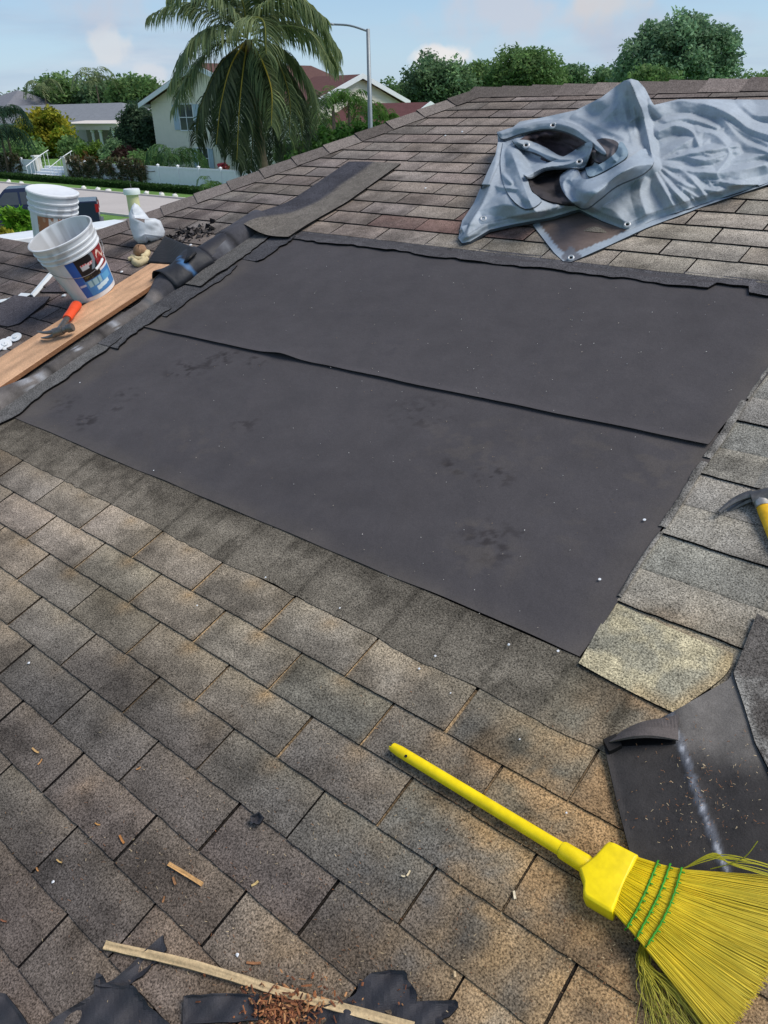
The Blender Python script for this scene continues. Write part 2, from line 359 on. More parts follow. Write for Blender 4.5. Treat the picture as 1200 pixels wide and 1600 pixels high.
# the far hip slope falls away to its eave along world Y
GZ = float(JK(-16, 17)[2])-.62; gx = float(JK(HIP(17), 17)[0])-1.75; gy1 = float(JK(-12, 36.6)[1])+2.5; gy0 = -2.
ht, hb = JK(HIP(36.6), 36.6), JK(HIP(17), 17); lb = JK(-27, 17)
ridge_r = JK(8, 36.6); bk = np.array([0, 5.2, -1.8])
def sheet(A, B, C_, D, n=14):
    A, B, C_, D = map(np.asarray, (A, B, C_, D)); s = np.linspace(0, 1, n)
    return np.array([[(A*(1-y)+D*y)*(1-x)+(B*(1-y)+C_*y)*x for x in s] for y in s])
P = sheet(hb, ht, [gx, gy1, GZ], [gx, hb[1]-.1, GZ]); g.grid(P, cb)
P = sheet(lb, hb, [hb[0], hb[1]+2.2, GZ-.5], [lb[0], hb[1]+2.2, GZ-.5]); g.grid(P, cb)
P = P if True else sheet(lb, hb, [hb[0], hb[1]+2.2, GZ-.3], [lb[0], hb[1]+2.2, GZ-.3]); g.grid(P, cb)
P = sheet(ht, ridge_r, ridge_r+bk, np.array([gx, ht[1]+5.2, ht[2]-1.8])); g.grid(P, cb)
g.build('far_slope', M_SH, roof)
M_WHITE = mat('white painted metal', lin((222, 228, 232)), .45, 6, .05)
g = G(); wz = GZ-.2
ey0 = float(JK(0, -20)[1])
g.prism([[gx+.5, ey0+.5, 0], [4.0, ey0+.5, 0], [4.0, 8.5, 0], [gx+.5, 8.5, 0]], [0, 0, float(JK(0, -20)[2])-.1])
g.build('wall', mat('stucco', lin((214, 206, 180)), .9, 20, .06), roof)

# ridge and hip caps
def caps(A, B, sideA, sideB, n, name, wA=.15, t=.007):
    g = G(); A, B = np.asarray(A), np.asarray(B); d = (B-A)/n
    for i in range(n):
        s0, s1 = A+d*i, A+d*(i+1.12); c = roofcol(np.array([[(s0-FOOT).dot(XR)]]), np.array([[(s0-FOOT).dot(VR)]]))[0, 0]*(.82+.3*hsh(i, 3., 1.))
        rows = []
        for f in np.linspace(0, 1, 4):
            p = s0+(s1-s0)*f; up = np.array([0, 0, 1.])*(.010+t*(1-f)+.002)
            jit = (hsh(i, 7., 2.)-.5)*.012
            rows.append([p+sideA*(wA+jit)+up*.55, p+sideA*wA*.6+up*.8, p+sideA*.025+up*1.2, p+up*1.35, p+sideB*.03+up*1.2, p+sideB*wA+up*.5])
        R_ = np.array(rows); g.grid(R_, c)
        g.grid(np.array([R_[0], R_[0]-np.array([0, 0, t+.004])]), (.014, .013, .013))
        g.grid(np.array([R_[:, 0], R_[:, 0]-np.array([0, 0, t+.008])]), (.014, .013, .013))
    return g.build(name, M_SH, roof)
hd = (ht-hb)/np.linalg.norm(ht-hb); sA = np.cross(NR, hd); sA = sA if sA.dot(XR) > 0 else -sA; nC = np.cross(ht-hb, np.array([gx, gy1, GZ])-hb); sB = np.cross(nC, hd); sB /= np.linalg.norm(sB); sB = sB if sB[0] < 0 else -sB
caps(hb, ht, sA, sB, 13, 'hip_cap')
caps(JK(HIP(36.6)-.1, 36.7), JK(8, 36.7), -VR, np.array([0, .94, -.33]), 26, 'ridge_cap', wA=.15)

# headlap strip left bare below the underlayment (course 6)
g = G(); us = np.linspace(-12.0, -1.2, 420); rows = []; cc = []
for f in np.linspace(0, 1, 9):
    k = 6+1.5*f; r = []
    for j in us:
        jit = (vn(j*1.6, 4.)-.35)*.10*(1-f)**2+(vn(j*9, 8.)-.5)*.05*(1-f)**2
        r.append(JK(j, k+jit+.02, .0006*(1-f)+.0030))
    rows.append(r)
P = np.array(rows); uu = np.array([[(p-FOOT).dot(XR) for p in r] for r in P]); vv = np.array([[(p-FOOT).dot(VR) for p in r] for r in P])
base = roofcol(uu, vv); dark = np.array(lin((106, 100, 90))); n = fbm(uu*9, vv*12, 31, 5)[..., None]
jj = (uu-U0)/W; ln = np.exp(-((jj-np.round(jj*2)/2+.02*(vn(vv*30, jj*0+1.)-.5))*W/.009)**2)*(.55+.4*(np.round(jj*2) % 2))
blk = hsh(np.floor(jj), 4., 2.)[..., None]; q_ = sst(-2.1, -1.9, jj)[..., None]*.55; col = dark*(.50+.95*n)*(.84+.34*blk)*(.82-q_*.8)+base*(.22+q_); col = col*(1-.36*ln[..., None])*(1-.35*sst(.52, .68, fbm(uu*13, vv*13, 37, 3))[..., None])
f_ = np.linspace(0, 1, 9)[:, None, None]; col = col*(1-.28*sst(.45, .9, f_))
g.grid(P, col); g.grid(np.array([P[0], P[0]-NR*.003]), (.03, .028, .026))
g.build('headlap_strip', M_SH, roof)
# underlayment: two felt sheets
def felt(name, j0, j1, k0, k1, w0, lift=0., lab=None):
    nu, nv = 320, 120; rows = []
    for f in np.linspace(0, 1, nv):
        r = []
        for s in np.linspace(0, 1, nu):
            j = j0(f)+(j1(f)-j0(f))*s; k = k0(s)+(k1(s)-k0(s))*f
            u, v = U0+W*j, V0+E*k
            w = w0+.004*(fbm(u*1.6, v*2.6, 51)-.4)+.0016*(fbm(u*9, v*5, 52)-.5)+.0006*(fbm(u*30, v*30, 58, 2)-.5)
            w += .0012*max(0, 1-abs((u*.9+v*.5+.15*vn(u*2, v*3, 9.))*2.1 % 1-.5)*14)*vn(u*4, v*3, 7.)
            w += .0014*math.sin((u*1.1+v*.35)*19+4*vn(u*2, v*2))*vn(u*3, v*1.5, 3.)
            if lift: w += lift*math.exp(-(f/.022)**2)*(.45+1.1*vn(s*9, 2.))+.012*math.exp(-((s-.37)/.03)**2-(f/.06)**2)
            e = min(s, 1-s)
            r.append((u, v, max(w, .0018)))
        rows.append(r)
    A = np.array(rows); P = np.array([[RU(*q) for q in r] for r in A]); uu, vv = A[..., 0], A[..., 1]
    c = np.array(lin((76, 73, 75))); col = np.ones(uu.shape+(3,))*c
    n = fbm(uu*2.2, vv*3.4, 61)[..., None]; n2 = fbm(uu*1.1+vv*.8, vv*9-uu*2, 63)[..., None]
    col = col*(.88+.20*n+.10*(n2-.5))
    # scuffs, dust and tar spots
    for (px, py, r, k, cl) in SPOT:
        p = UV(px, py); ang = .5; du, dv = (uu-p[0]), (vv-p[1]); d = np.sqrt(du**2+(dv*1.3)**2)/r
        m_ = (np.clip(1.25-d, 0, 1)**.7*sst(.53, .63, fbm(uu*(38 if cl is TAR else 20)+px, vv*(46 if cl is TAR else 26), 71, 4)))[..., None]*k; col = col*(1-m_)+np.array(cl)*m_
    dd = np.minimum(np.minimum((uu-(U0+W*-10.3)), (U0+W*-1.98)-uu), (vv-(V0+E*7.3)))
    m_ = (sst(.10, 0, dd)*.35*fbm(uu*12, vv*12, 77))[..., None]; col = col*(1-m_)+np.array(lin((112, 104, 92)))*m_
    g = G(); g.grid(P, col)
    for line in (P[0], P[-1], P[:, 0], P[:, -1]): g.grid(np.array([line, line-NR*.0016]), (.012, .012, .013))
    o = g.build(name, M_FELT, roof, smooth='all')
    if lab: o['label'] = lab
    return o
TAR = (.020, .016, .016); DST = lin((98, 91, 84)); GRY = lin((66, 64, 68))
SPOT = [(290, 580, .10, .75, TAR), (335, 566, .08, .6, TAR), (355, 560, .07, .7, TAR), (400, 565, .06, .7, TAR), (135, 660, .07, .75, TAR), (100, 632, .08, .5, TAR), (200, 618, .06, .6, TAR),
        (180, 640, .06, .5, TAR), (330, 600, .12, .35, GRY), (385, 665, .06, .5, TAR), (770, 745, .07, .7, TAR), (705, 733, .05, .7, TAR), (730, 700, .2, .25, DST), (770, 850, .10, .6, TAR), (760, 870, .12, .3, DST),
        (660, 650, .12, .4, TAR), (620, 640, .10, .3, GRY), (740, 830, .05, .4, DST), (390, 715, .06, .3, DST), (1040, 640, .15, .3, GRY), (560, 480, .2, .25, GRY), (900, 560, .3, .2, GRY), (870, 700, .16, .2, DST), (500, 760, .3, .2, GRY),
        (1000, 730, .2, .3, DST), (900, 830, .12, .2, DST), (300, 690, .2, .18, DST), (620, 545, .08, .5, GRY)]
ej = lambda f: -10.8+0*f
felt('underlayment_sheet', lambda f: -10.95+0*f, lambda f: -1.965+.03*math.sin(f*9)*.5, lambda s: 7.25+.28*s+.05*vn(s*14, 3.), lambda s: 14.4+0*s, .0062, lab='lower black underlayment sheet')
felt('underlayment_sheet', ej, lambda f: -2.03+.10*sst(.0, .4, f)-.02*math.sin(f*7), lambda s: 13.04+.82*s**1.25+.03*vn(s*11, 7.), lambda s: 20.75+0*s, .0095, lift=.006, lab='upper black underlayment sheet overlapping the lower one')

# dark starter strip with torn lower edge above the underlayment
g = G(); us = np.linspace(-10.35, 3., 260); rows = []
for f in np.linspace(0, 1, 6):
    r = []
    for j in us:
        tear = (vn(j*1.7, 2.)-.5)*.12+(vn(j*7, 3.)-.5)*.10
        if -3.05 < j < -2.62: tear += .30
        k = (20.22+tear)*(1-f)+21.15*f; r.append(JK(j, k, -.000+.011*(1-f)**2+.006+.004*vn(j*3, 1.)*(1-f)**2))
    rows.append(r)
P = np.array(rows); uu = np.array([[(p-FOOT).dot(XR) for p in r] for r in P]); vv = np.array([[(p-FOOT).dot(VR) for p in r] for r in P])
jj = (uu-U0)/W; ln = np.exp(-((jj-np.round(jj))*W/.006)**2)
col = np.array(lin((84, 83, 86)))*(.75+.5*fbm(uu*6, vv*10, 81)[..., None])*(1-.3*ln[..., None])
g.grid(P, col); g.grid(np.array([P[0], P[0]-NR*.010]), (.01, .01, .01)); g.build('starter_strip', M_SH, roof)

# thin pale edging where shingles were cut along the right side of the patch
g = G()
for ka, kb, wd_ in ((15.7, 13.5, .020), (13.35, 11.15, .017), (17.4, 15.8, .007), (11.0, 9.1, .006)):
    r = []; c = []
    for f in np.linspace(0, 1, 26):
        k = ka+(kb-ka)*f; jo = -1.965+.006*math.sin(k*2.3); w2 = wd_*(.55+.35*vn(f*5, ka)+.2*vn(f*19, kb))/W
        r.append([JK(jo-w2, k, .0108), JK(jo-w2*.3, k, .0125), JK(jo+.012, k, .0112), JK(jo+.02, k, .0075)]); q = np.array(lin((124, 121, 116)))*(.6+.8*vn(k*4, 2.)); c.append([q*.8, q, q, q*.9])
    g.grid(np.array(r), np.array(c)); A_ = np.array(r)[:, 0]; g.grid(np.array([A_, A_-NR*.006]), (.02, .02, .02))
g.build('cut_edge', M_SH, roof)

# raised seam running up the slope, its torn layers and the loose cover strip
g = G(); ks = np.linspace(2.0, 21.3, 90); rows = []; cc = []
for k in ks:
    seg = (k*.42) % 1.0; sg = math.floor(k*.42)
    rad = .033+.022*sst(9.2, 7.6, k)+.042*sst(14.3, 16.0, k)+.004*(hsh(sg, 2., 1.)-.5)+.004*(1-seg)
    cj = -11.0-rad*1.15/W-.01*math.sin(k*.9); r = []; c = []
    for t in np.linspace(0, 1, 15):
        a = math.pi*t; x = -math.cos(a)*rad*1.15; z = math.sin(a)**.8*rad
        p = JK(cj, k, .004)+XR*x+NR*z; r.append(p)
        u, v = (p-FOOT).dot(XR), (p-FOOT).dot(VR); b_ = np.array(lin((104, 99, 97) if k < 15 else (74, 74, 80)))*(.6+.8*vn(u*14, v*10, 4.))
        silver = max((math.exp(-((k-q)/wq)**2)*(vn(t*7, q*3.) > .38) for q, wq in ((8.65, .16), (9.2, .12), (10.9, .10), (12.6, .08), (14.4, .08), (16.9, .12), (17.5, .10), (18.6, .09))), default=0)
        b_ = b_*(1-.8*silver)+np.array(lin((165, 168, 174)))*.8*silver
        if seg < .07: b_ = b_*.35
        c.append(b_)
    rows.append(r); cc.append(c)
g.grid(np.array(rows), np.array(cc)); g.build('seam_cap', M_BLK, roof, smooth='all')
g = G()
for (ja, jb, ka, kb, w0, cl, sd) in [(-11.1, -10.60, 6.6, 12.2, .010, (104, 103, 102), 1), (-11.1, -10.50, 11.6, 14.4, .013, (86, 86, 88), 2), (-11.1, -10.38, 13.9, 17.8, .011, (80, 80, 83), 3),
                                     (-11.1, -10.55, 16.0, 20.4, .018, (96, 95, 94), 4), (-11.05, -10.08, 18.3, 20.5, .012, (78, 78, 82), 5), (-12.02, -11.62, 8.0, 11.2, .012, (120, 117, 112), 6),
                                     (-12.02, -11.6, 11.3, 14.6, .014, (124, 122, 118), 7), (-11.9, -11.55, 14.7, 17.0, .012, (112, 110, 106), 8), (-11.5, -11.28, 8.4, 13.6, .012, (92, 91, 90), 9)]:
    n_ = 40; r = [[], [], [], []]
    for s in np.linspace(0, 1, n_):
        k = ka+(kb-ka)*s; wob = (vn(s*6, sd)-.5)*.10+(vn(s*19, sd+5)-.5)*.05+(.10*sst(.93, 1, s)+.10*sst(.07, 0, s))*(vn(sd, 4.)-.2)
        lf = .006*vn(s*4, sd+9)
        for q, (f, z) in enumerate(((0, 0), (.5, .001), (.9, .002), (1, .003+lf))): r[q].append(JK(ja+(jb-wob-ja)*f, k, w0+z))
    P = np.array(r); c = np.array(lin(cl)); uu = (P-FOOT)@XR; vv = (P-FOOT)@VR
    g.grid(P, c*(.7+.6*fbm(uu*9, vv*9, sd)[..., None])); g.grid(np.array([P[-1], P[-1]-NR*.009]), (.008, .008, .008))
    g.grid(np.array([P[:, 0], P[:, 0]-NR*.009]), (.02, .02, .02)); g.grid(np.array([P[:, -1], P[:, -1]-NR*.009]), (.02, .02, .02)); g.grid(np.array([P[0], P[0]-NR*.009]), (.008, .008, .008))
g.build('torn_layer', M_SH, roof)
g = G(); rows = []; cc = []
for s in np.linspace(0, 1, 50):
    k = 20.35+7.15*s; r = []; c = []
    for t in np.linspace(0, 1, 22):
        j = -11.62+.30*sst(0, .5, s)+(1.50-.18*sst(.0, .4, s))*t; kk = k-.35*math.sin(t*2.6)*(1-s)**6
        bump = (.046*math.exp(-((j+11.2)/.42)**2)+.012)*(1-sst(0, .42, s))+.016+.004*math.sin(t*3.1)
        r.append(JK(j, kk, bump)); u, v = U0+W*j, V0+E*kk
        d = 1-sst(.46, .56, t+.06*(vn(s*9, 3.)-.5)+(.0 if s > .25 else (.25-s)*1.2)); q = np.array(lin((72, 72, 78)))*(.8+.4*vn(u*9, v*9))*d+np.array(lin((112, 107, 101)))*(.75+.45*fbm(u*9, v*9, 6))*(1-d)
        c.append(q)
    rows.append(r); cc.append(c)
P = np.array(rows); g.grid(P, np.array(cc))
for line in (P[0], P[:, 0], P[:, -1], P[-1]): g.grid(np.array([line, line-NR*.007]), (.010, .010, .010))
g.build('cover_strip', M_SH, roof)

# black felt flap with a gaping lip and a pale sealant line, beside the broom
def rpoly(px, w=.0, n=1): return [RP(x, y, w) for x, y in px]
g = G()
def draped(pl, w0, colf, nx=40, ny=40, wf=None):
    """fill a pixel-outline polygon lying on the roof with a fine sheet"""
    x0, x1 = min(p[0] for p in pl), max(p[0] for p in pl); y0, y1 = min(p[1] for p in pl), max(p[1] for p in pl)
    import itertools
    Q = []; idx = {}; faces = []
    xs, ys = np.linspace(x0, x1, nx), np.linspace(y0, y1, ny); dx, dy = xs[1]-xs[0], ys[1]-ys[0]
    X_, Y_ = np.meshgrid((xs[:-1]+xs[1:])/2, (ys[:-1]+ys[1:])/2); ins = inpoly(X_, Y_, pl)
    for a in range(ny-1):
        for b in range(nx-1):
            if ins[a, b]:
                q = []
                for (i, j_) in ((a, b), (a, b+1), (a+1, b+1), (a+1, b)):
                    if (i, j_) not in idx:
                        idx[(i, j_)] = len(Q); Q.append((xs[j_], ys[i]))
                    q.append(idx[(i, j_)])
                faces.append(tuple(q))
    Q = np.array(Q); ed = np.zeros(len(Q), int)
    for f_ in faces:
        for i in f_: ed[i] += 1
    # snap the boundary points to the outline
    for i in np.where(ed < 4)[0]:
        best = None
        for a in range(len(pl)):
            A, B = np.array(pl[a], float), np.array(pl[(a+1) % len(pl)], float); d = B-A; t = np.clip((Q[i]-A)@d/(d@d), 0, 1); p = A+t*d; e = np.hypot(*(p-Q[i]))
            if best is None or e < best[0]: best = (e, p)
        Q[i] = best[1]
    return Q, faces
def drape(g, pl, w0, col, nx=44, ny=44, wf=None, cf=None, skirt=.008):
    Q, fc = draped(pl, w0, None, nx, ny); ww = np.full(len(Q), w0) if wf is None else wf(Q[:, 0], Q[:, 1])
    V = np.array([RP(x, y, z) for (x, y), z in zip(Q, ww)]); cl = np.tile(col, (len(Q), 1)) if cf is None else cf(Q[:, 0], Q[:, 1])
    g.add(V, [f[::-1] for f in fc], cl)
    if skirt:
        L = []
        for a in range(len(pl)):
            A, B = np.array(pl[a], float), np.array(pl[(a+1) % len(pl)], float)
            for t in np.linspace(0, 1, 12)[:-1]: L.append(A+(B-A)*t)
        L.append(L[0]); L = np.array(L); wl = np.full(len(L), w0) if wf is None else wf(L[:, 0], L[:, 1]); P = np.array([RP(x, y, z) for (x, y), z in zip(L, wl)])
        g.grid(np.array([P, P-NR*skirt]), np.array(col)*.3)
g = G(); PLD = [(903, 1036), (918, 1010), (940, 972), (960, 940), (985, 948), (1040, 970), (1100, 1002), (1146, 1021), (1147, 1030), (1138, 1046), (1128, 1060), (1095, 1086), (1052, 1113), (1010, 1088), (960, 1062)]
def dcol(x, y):
    n = fbm(x/28, y/22, 41, 5)[:, None]; c = np.array(lin((182, 172, 142)))*(.66+.7*n)
    gq = sst(.48, .66, fbm(x/55+4, y/40, 44, 4))[:, None]*.55; c = c*(1-gq)+np.array(lin((120, 122, 116)))*gq
    dl_ = (sst(975, 905, x+.4*(y-1000))*sst(.36, .6, fbm(x/16, y/16, 46, 3)))[:, None]*.72; c = c*(1-dl_)+np.array(lin((70, 72, 72)))*dl_
    ds = (sst(26, 4, polyd(x, y, [(1146, 1021), (1128, 1060), (1052, 1113), (1000, 1086)], False)))[:, None]*.5; return c*(1-ds)+np.array(lin((176, 150, 108)))*ds
Lc, Rc = catmull([(960, 940), (938, 976), (904, 1036)], 12), catmull([(1146, 1021), (1141, 1042), (1120, 1066), (1053, 1113)], 8); rows = []; cc = []
for i in range(25):
    X_ = np.linspace(Lc[i][0], Rc[i][0], 36); Y_ = np.linspace(Lc[i][1], Rc[i][1], 36)+2.5*np.sin(np.linspace(0, 3, 36))
    rows.append([RP(x, y, .0045+.0055*i/24+.001*math.sin(x/23)) for x, y in zip(X_, Y_)]); cc.append(dcol(X_, Y_))
P = np.array(rows); g.grid(P, np.array(cc))
for l in (P[-1], P[:, -1], P[:, 0]): g.grid(np.array([l, l-NR*.011]), (.02, .019, .018))
dsp = g.build('dusty_strip', M_SH, roof); dsp['label'] = 'pale yellowish dusty shingle strip'; g = G()
BK = np.array(lin((54, 52, 52)))
PLF = [(944, 1165), (1050, 1113), (1138, 1062), (1146, 1050), (1230, 1075), (1230, 1400), (1000, 1400), (985, 1335), (962, 1245)]
def fcol(x, y):
    n = np.array([fbm(a/60, b/60, 91) for a, b in zip(x, y)])[:, None]; c = np.tile(BK, (len(x), 1))*(.75+.5*n)
    gr = sst(1205, 1150, y+30*(n[:, 0]-.5)-.25*(x-1100))*sst(1040, 1075, x); c = c*(1-gr[:, None])+np.array(lin((108, 104, 100)))*gr[:, None]*(.7+.6*n)
    d = polyd(x, y, [(1045, 1108), (1062, 1160), (1085, 1230), (1128, 1345), (1150, 1400)], False)
    n2 = np.array([vn(a/5, b/9, 3.) for a, b in zip(x, y)]); s = sst(10, 4, d+7*(n2-.5))*.45; c = c*(1-s[:, None])+np.array(lin((116, 122, 134)))*s[:, None]
    s = sst(4, 1, d+7*(n2-.25))*.8; c = c*(1-s[:, None])+np.array(lin((176, 180, 188)))*s[:, None]
    return c
def fw(x, y):
    d = polyd(x, y, [(1062, 1160), (1085, 1230), (1128, 1345), (1150, 1400)], False); e = polyd(x, y, [(944, 1170), (962, 1245), (985, 1335)], False)
    return .012+.004*np.exp(-(d/9)**2)+.005*np.exp(-(e/6)**2)+.0015*np.sin(x/14)
drape(g, PLF, .012, BK*.8, 80, 90, fw, fcol, .012)
# the lifted lip: a curved shell above a dark mouth
lip = []
for t in np.linspace(0, 1, 22):
    x = 952+108*t; y0 = 1163-4*t; arch = math.sin(math.pi*min(1, t*.92+.06))
    lip.append([RP(x, y0-3-22*arch-40*t**1.5*(1-.35*arch), .013), RP(x, y0-14*arch-3-14*t, .018+.030*arch), RP(x, y0-10*arch-2, .022+.034*arch), RP(x, y0-7*arch-1, .016+.034*arch)])
P = np.array(lip); g.grid(P, np.array(lin((92, 86, 84)))); 
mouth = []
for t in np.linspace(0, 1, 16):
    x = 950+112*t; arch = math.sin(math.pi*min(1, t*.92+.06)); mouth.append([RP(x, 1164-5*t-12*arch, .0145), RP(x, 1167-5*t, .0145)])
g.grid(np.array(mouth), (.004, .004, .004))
for pl in ([(942, 1155), (962, 1146), (972, 1164), (952, 1174)],): drape(g, pl, .026, BK*.45, 8, 8, None, None, .02)
fl = g.build('felt_flap', M_BLK, roof); fl['label'] = 'torn black felt flap with a gaping lip and pale sealant line'
# grey shingle piece at the right edge over the flap
g = G(); PLG = [(1146, 1052), (1183, 958), (1232, 985), (1232, 1260), (1180, 1160), (1165, 1110)]
def gcol(x, y):
    n = np.array([fbm(a/40, b/40, 95) for a, b in zip(x, y)])[:, None]; c = np.tile(np.array(lin((92, 88, 84))), (len(x), 1))*(.6+.8*n)
    s = sst(12, 2, polyd(x, y, [(1148, 1056), (1165, 1110), (1182, 1160), (1200, 1165)], False))*.5+.35*sst(.5, .65, n[:, 0])*(y > 1060); return c*(1-s[:, None])+np.array(lin((150, 148, 142)))*s[:, None]
drape(g, PLG, .019, lin((60, 60, 60)), 34, 60, None, gcol, .008); g.build('shingle_offcut', M_SH, roof)
# ------------------------------------------------------------------ things lying on the roof
def obj1(g, name, m_, label, cat, group=None, kind=None, **kw): return tag(g.build(name, m_, None, **kw), label, cat, group, kind)
M_WOOD = mat('pine board', None, .75, 8, .22, .002, 90, stretch=(1, 1, 1), fine=(160, .15))
# plank
t = thing('wooden_plank', 'long reddish plywood plank lying up the slope beside the raised seam', 'plank', RP(120, 510, .03))
g = G(); cor = [(-40, 584), (235, 411), (283, 414), (-40, 632)]
w_ = [.045, .045, .050, .050]; A, B, Cc, D = [RP(x, y, z) for (x, y), z in zip(cor, w_)]
rows = []; cc = []
for s in np.linspace(0, 1, 60):
    r = []; c = []
    for q in np.linspace(0, 1, 14):
        p = (A*(1-s)+B*s)*(1-q)+(D*(1-s)+Cc*s)*q; r.append(p+NR*.0015*math.sin(s*5))
        gr = vn(s*6, q*22, 3.)*.35+vn(s*22, q*60, 4.)*.2; kn = math.exp(-((s-.36)/.03)**2-((q-.45)/.08)**2)
        wear = .25*sst(.35, 0, q)*vn(s*30, 2.)
        b = np.array(lin((206, 164, 128)))*(.72+gr*.9)*(1-.45*kn); b = b*(1-wear)+np.array(lin((120, 82, 56)))*wear; c.append(b)
    rows.append(r); cc.append(c)
P = np.array(rows); g.grid(P, np.array(cc)); dn = NR*.019; ec = lin((140, 98, 68))
for l in (P[0], P[:, 0], P[:, -1], P[-1]): g.grid(np.array([l, l-dn]), ec)
g.grid(P-dn, ec); g.build('board', M_WOOD, t)

# lath at the bottom
def stick(name, pts, wid, th, col, label, cat, group=None, w0=.006, seed=1., n=30):
    g = G(); P = [RP(x, y, w0+th) for x, y in catmull(pts, max(2, n//(len(pts)-1)))]; P = np.array(P); T = np.gradient(P, axis=0); T /= np.linalg.norm(T, axis=1)[:, None]; S_ = np.cross(T, NR)
    rows = []; cc = []
    for i, p in enumerate(P):
        a = wid*(1+.14*(vn(i*.7, seed)-.5)); r = []; c = []
        for q in (-1, -.6, -.2, .2, .6, 1):
            r.append(p+S_[i]*a/2*q+NR*(vn(i*.5, q*3+seed)-.5)*th*.25); c.append(np.array(col)*(.60+.75*vn(i*.25, q*4.3, seed)))
        r += [p+S_[i]*a/2-NR*th, p-S_[i]*a/2-NR*th]; c += [np.array(col)*.7]*2; rows.append(r); cc.append(c)
    g.grid(np.array(rows), np.array(cc), closed=True); k = len(rows[0]); nn = g.n; g.f += [tuple(range(k))[::-1], tuple(range(nn-k, nn))]
    return obj1(g, name, M_WOOD, label, cat, group)
stick('wooden_lath', [(163, 1476), (300, 1507), (450, 1552), (560, 1581), (720, 1624)], .0155, .009, lin((206, 180, 138)), 'long thin splintered wooden lath lying across the bottom of the photo', 'lath', n=48)
stick('wood_stick', [(263, 1349), (288, 1364), (315, 1381)], .0085, .005, lin((214, 166, 108)), 'short pale wooden stick on the shingles above the long lath', 'stick', w0=.007, n=8, seed=3.)
# little splinters and chips one can tell apart
CH = [(272, 1376, 12, 70, (150, 108, 72), 'small brown wood chip just below the short wooden stick'), (255, 1405, 10, -75, (150, 106, 70), 'upright brown splinter below left of the short wooden stick'),
      (152, 1287, 8, 20, (190, 140, 80), 'thin splinter below the orange dust smear on the lower left shingles'), (190, 1311, 14, 60, (176, 120, 66), 'curved brown splinter midway between the orange smear and the short stick'),
      (92, 1345, 9, 30, (205, 170, 110), 'pale chip beside the lower left white speck'), (58, 1358, 6, 60, (180, 130, 80), 'tiny tan chip at the far lower left shingles'), (55, 1172, 12, 35, (205, 165, 110), 'upper of two pale splinters on the left edge shingles'),
      (62, 1190, 11, -55, (190, 140, 90), 'lower of two pale splinters on the left edge shingles'), (638, 1364, 10, -60, (226, 208, 170), 'larger pale chip pair member below the broom handle'), (630, 1368, 6, 10, (220, 205, 170), 'smaller pale chip next to a larger one below the broom handle'),
      (804, 1398, 13, 80, (222, 208, 178), 'upright pale chip left of the broom bristles'), (398, 1380, 13, -35, (206, 178, 120), 'pale splinter wedged in a shingle joint below the stone fragment'), (5, 1438, 9, 20, (140, 92, 66), 'reddish chip at the left edge of the photo'),
      (396, 1504, 22, 2, (156, 108, 72), 'flat brown shaving just above the long lath'), (711, 1522, 9, 85, (214, 190, 150), 'pale chip between the lath and the black scrap at bottom centre'), (216, 1200, 8, -30, (190, 140, 90), 'thin splinter right of the orange smear')]
ins = {}
for i, (x, y, L, a, c, lab) in enumerate(CH):
    a = math.radians(a); dx, dy = math.cos(a)*L/2, math.sin(a)*L/2
    stick('wood_chip', [(x-dx, y-dy), (x+dx*.1, y+dy*.1+1), (x+dx, y+dy)], (.003 if L < 12 else .0045), .0022, lin(c), lab, 'wood chip', 'wood chips scattered on the shingles', w0=.007, n=4, seed=i+.5)
# shredded bark and sawdust heap: uncountable
g = G()
for i in range(420):
    q = rng.normal(size=2); x, y = (448+q[0]*32, 1585+q[1]*20) if i < 330 else (470+q[0]*75, 1555+q[1]*24)
    if y > 1640: continue
    L = rng.uniform(3, 17)*(1 if i < 330 else .5); a = rng.uniform(0, math.pi); P = [RP(x-math.cos(a)*L/2, y-math.sin(a)*L/2, .009+rng.uniform(0, .014)), RP(x+math.cos(a)*L/2, y+math.sin(a)*L/2, .009+rng.uniform(0, .014))]
    c = np.array(lin([(150, 96, 60), (120, 74, 48), (180, 132, 88), (96, 58, 40)][rng.integers(4)])); g.tube(P, rng.uniform(.0008, .0024), 4, c, flat=.5)
obj1(g, 'wood_shavings', M_WOOD, 'loose heap of reddish wood shavings under the long lath', 'wood shavings', kind='stuff')
g = G()
for i in range(1500):
    cx, cy, sx, sy = [(560, 1520, 160, 60), (900, 1420, 90, 90), (250, 1330, 140, 90), (1000, 1560, 60, 40), (1100, 1250, 50, 60), (700, 1300, 160, 120)][rng.integers(6)]
    x, y = rng.normal(cx, sx), rng.normal(cy, sy)
    if y > 1640 or y < 1060 or x < 0: continue
    a = rng.uniform(0, math.pi); L = rng.uniform(1.2, 5.5); w0 = .0085 if not (x > 960 and y < 1330) else .018
    g.tube([RP(x, y, w0), RP(x+math.cos(a)*L, y+math.sin(a)*L, w0)], rng.uniform(.0003, .0007), 3, np.array(lin([(160, 120, 84), (214, 190, 150), (150, 100, 66)][rng.integers(3)])))
obj1(g, 'sawdust_flecks', M_WOOD, 'fine tan splinters and sawdust flecks strewn over the shingles', 'sawdust', kind='stuff')
